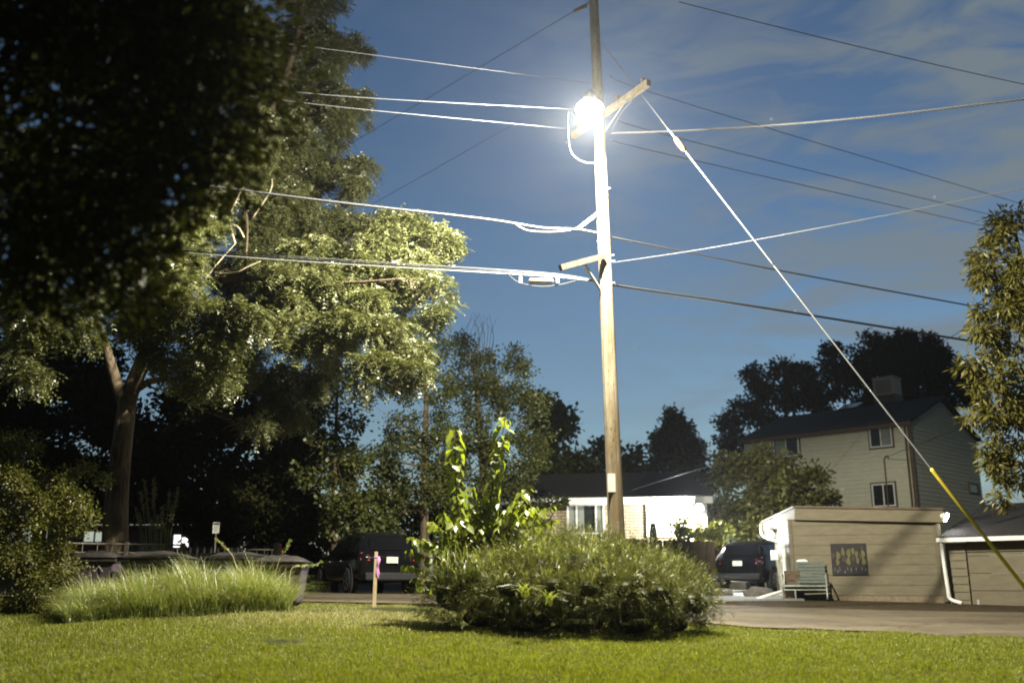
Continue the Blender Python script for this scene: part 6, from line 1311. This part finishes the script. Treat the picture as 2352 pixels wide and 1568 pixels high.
for xa, ya, xb, yb, m in ((196, 1220, 216, 1243, 'litwin'), (220, 1222, 246, 1243, 'litwin'), (401, 1228, 414, 1256, 'litbright'), (419, 1234, 433, 1256, 'litbright')):
    s0, zt = sz(A_, d_, n_, xa, ya); s1, z_b = sz(A_, d_, n_, xb, yb); b = MB(); q = A_ + n_ * 0.02
    b.prism([q + d_ * s0 + Vector((0, 0, z_b)), q + d_ * s1 + Vector((0, 0, z_b)), q + d_ * s1 + Vector((0, 0, zt)), q + d_ * s0 + Vector((0, 0, zt))], n_ * 0.02); child(b, 'lit_window', M[m], far)
    b = MB()
    for sa, sb, za, zb_ in ((s0 - 0.05, s1 + 0.05, zt, zt + 0.06), (s0 - 0.05, s1 + 0.05, z_b - 0.06, z_b), (s0 - 0.06, s0, z_b, zt), (s1, s1 + 0.06, z_b, zt)):
        b.prism([q + d_ * sa + Vector((0, 0, za)), q + d_ * sb + Vector((0, 0, za)), q + d_ * sb + Vector((0, 0, zb_)), q + d_ * sa + Vector((0, 0, zb_))], n_ * 0.04)
    child(b, 'window_frame', M['white_trim'], far)
# ------------------------------------------------------------------ haze, sky, moonlight, camera
b = MB(); b.box((-1300, -1250, -8), (1300, 1300, 24)); hz = b.build('haze', None)
t = NT('thin_night_air'); vol = t.n('ShaderNodeVolumePrincipled'); vol.inputs['Color'].default_value = (0.92, 0.95, 1.0, 1); vol.inputs['Density'].default_value = HAZE; vol.inputs['Anisotropy'].default_value = 0.8
t.l(vol.outputs[0], t.out.inputs['Volume']); hz.data.materials.append(t.m); tag(hz, kind='stuff')

SUN_EL, SUN_ROT = R(34), R(205)
w = bpy.data.worlds.new('World'); bpy.context.scene.world = w; w.use_nodes = True; nt = w.node_tree; nt.nodes.clear()
N = nt.nodes.new; Lk = nt.links.new
out = N('ShaderNodeOutputWorld'); bg = N('ShaderNodeBackground'); Lk(bg.outputs[0], out.inputs[0])
sky = N('ShaderNodeTexSky'); sky.sky_type = 'NISHITA'; sky.sun_disc = False; sky.sun_elevation = SUN_EL; sky.sun_rotation = SUN_ROT; sky.air_density = 1.6; sky.dust_density = 0.3; sky.ozone_density = 2.0
tint = N('ShaderNodeMixRGB'); tint.blend_type = 'MULTIPLY'; tint.inputs[0].default_value = 1; tint.inputs[2].default_value = SKY_TINT; Lk(sky.outputs[0], tint.inputs[1])
# thin moonlit cirrus, thicker toward the right of the view
tc = N('ShaderNodeTexCoord'); mp = N('ShaderNodeMapping'); mp.inputs['Rotation'].default_value = (0, R(16), R(20)); mp.inputs['Scale'].default_value = (2.2, 2.6, 9.0); Lk(tc.outputs['Generated'], mp.inputs[0])
no = N('ShaderNodeTexNoise'); no.inputs['Scale'].default_value = 3.0; no.inputs['Detail'].default_value = 7; no.inputs['Roughness'].default_value = 0.55; no.inputs['Distortion'].default_value = 0.9; Lk(mp.outputs[0], no.inputs['Vector'])
rp = N('ShaderNodeValToRGB'); rp.color_ramp.elements[0].position = 0.40; rp.color_ramp.elements[1].position = 0.60; Lk(no.outputs['Fac'], rp.inputs[0])
dt = N('ShaderNodeVectorMath'); dt.operation = 'DOT_PRODUCT'; dt.inputs[1].default_value = Vector((0.62, 0.68, 0.40)).normalized(); Lk(tc.outputs['Generated'], dt.inputs[0])
mr = N('ShaderNodeMapRange'); mr.inputs['From Min'].default_value = 0.78; mr.inputs['From Max'].default_value = 0.99; mr.inputs['To Min'].default_value = 0.08; mr.inputs['To Max'].default_value = 1.0; Lk(dt.outputs['Value'], mr.inputs['Value'])
mu = N('ShaderNodeMath'); mu.operation = 'MULTIPLY'; Lk(rp.outputs[0], mu.inputs[0]); Lk(mr.outputs[0], mu.inputs[1])
mx = N('ShaderNodeMixRGB'); mx.inputs[2].default_value = CLOUD; Lk(mu.outputs[0], mx.inputs[0]); Lk(tint.outputs[0], mx.inputs[1])
# a few stars
vo = N('ShaderNodeTexVoronoi'); vo.inputs['Scale'].default_value = 26; Lk(tc.outputs['Generated'], vo.inputs['Vector'])
lt = N('ShaderNodeMath'); lt.operation = 'LESS_THAN'; lt.inputs[1].default_value = 0.03; Lk(vo.outputs['Distance'], lt.inputs[0])
sx = N('ShaderNodeMixRGB'); sx.blend_type = 'ADD'; sx.inputs[2].default_value = (4, 4, 4, 1); Lk(lt.outputs[0], sx.inputs[0]); Lk(mx.outputs[0], sx.inputs[1])
# the sky dims upward; added darkening behind, out of view, keeps the shadows deep
sp = N('ShaderNodeSeparateXYZ'); Lk(tc.outputs['Generated'], sp.inputs[0])
m1 = N('ShaderNodeMapRange'); m1.interpolation_type = 'SMOOTHSTEP'; m1.inputs['From Min'].default_value = 0.05; m1.inputs['From Max'].default_value = 0.85; m1.inputs['To Min'].default_value = 0.86; m1.inputs['To Max'].default_value = 0.70; Lk(sp.outputs['Z'], m1.inputs['Value'])
m2 = N('ShaderNodeMapRange'); m2.interpolation_type = 'SMOOTHSTEP'; m2.inputs['From Min'].default_value = -0.3; m2.inputs['From Max'].default_value = 0.65; m2.inputs['To Min'].default_value = 0.22; m2.inputs['To Max'].default_value = 1.0; Lk(sp.outputs['Y'], m2.inputs['Value'])
m3 = N('ShaderNodeMath'); m3.operation = 'MULTIPLY'; Lk(m1.outputs[0], m3.inputs[0]); Lk(m2.outputs[0], m3.inputs[1])
fin = N('ShaderNodeMixRGB'); fin.blend_type = 'MULTIPLY'; fin.inputs[0].default_value = 1; Lk(sx.outputs[0], fin.inputs[1]); Lk(m3.outputs[0], fin.inputs[2])
Lk(fin.outputs[0], bg.inputs[0]); bg.inputs[1].default_value = SKY_STR

sl = bpy.data.lights.new('moon', 'SUN'); sl.energy = 0.02; sl.angle = R(0.5); sl.color = (1.0, 0.96, 0.9)
so = bpy.data.objects.new('moon', sl); C.objects.link(so)
sd = Vector((math.sin(SUN_ROT) * math.cos(SUN_EL), math.cos(SUN_ROT) * math.cos(SUN_EL), math.sin(SUN_EL))); so.rotation_euler = (-sd).to_track_quat('-Z', 'Y').to_euler()

cd = bpy.data.cameras.new('camera'); cam = bpy.data.objects.new('camera', cd); C.objects.link(cam)
cam.location = (0, 0, EYE); cam.rotation_euler = (math.pi / 2 + TILT, 0, 0); cd.sensor_width = 36; cd.sensor_fit = 'HORIZONTAL'; cd.lens = FOC / 2352 * 36; cd.clip_end = 3000; cd.clip_start = 0.05
cd.dof.use_dof = True; cd.dof.focus_distance = 19.0; cd.dof.aperture_fstop = 0.8
sc = bpy.context.scene; sc.camera = cam; sc.render.engine = 'CYCLES'
sc.view_settings.view_transform = 'Standard'; sc.view_settings.look = 'None'; sc.view_settings.exposure = EXPO; sc.view_settings.gamma = 1
cy = sc.cycles; cy.max_bounces = 5; cy.diffuse_bounces = 2; cy.glossy_bounces = 2; cy.transmission_bounces = 3; cy.volume_bounces = 0; cy.transparent_max_bounces = 4
cy.caustics_reflective = False; cy.caustics_refractive = False; cy.sample_clamp_indirect = 4.0; cy.use_denoising = DENOISE; cy.filter_width = 1.9
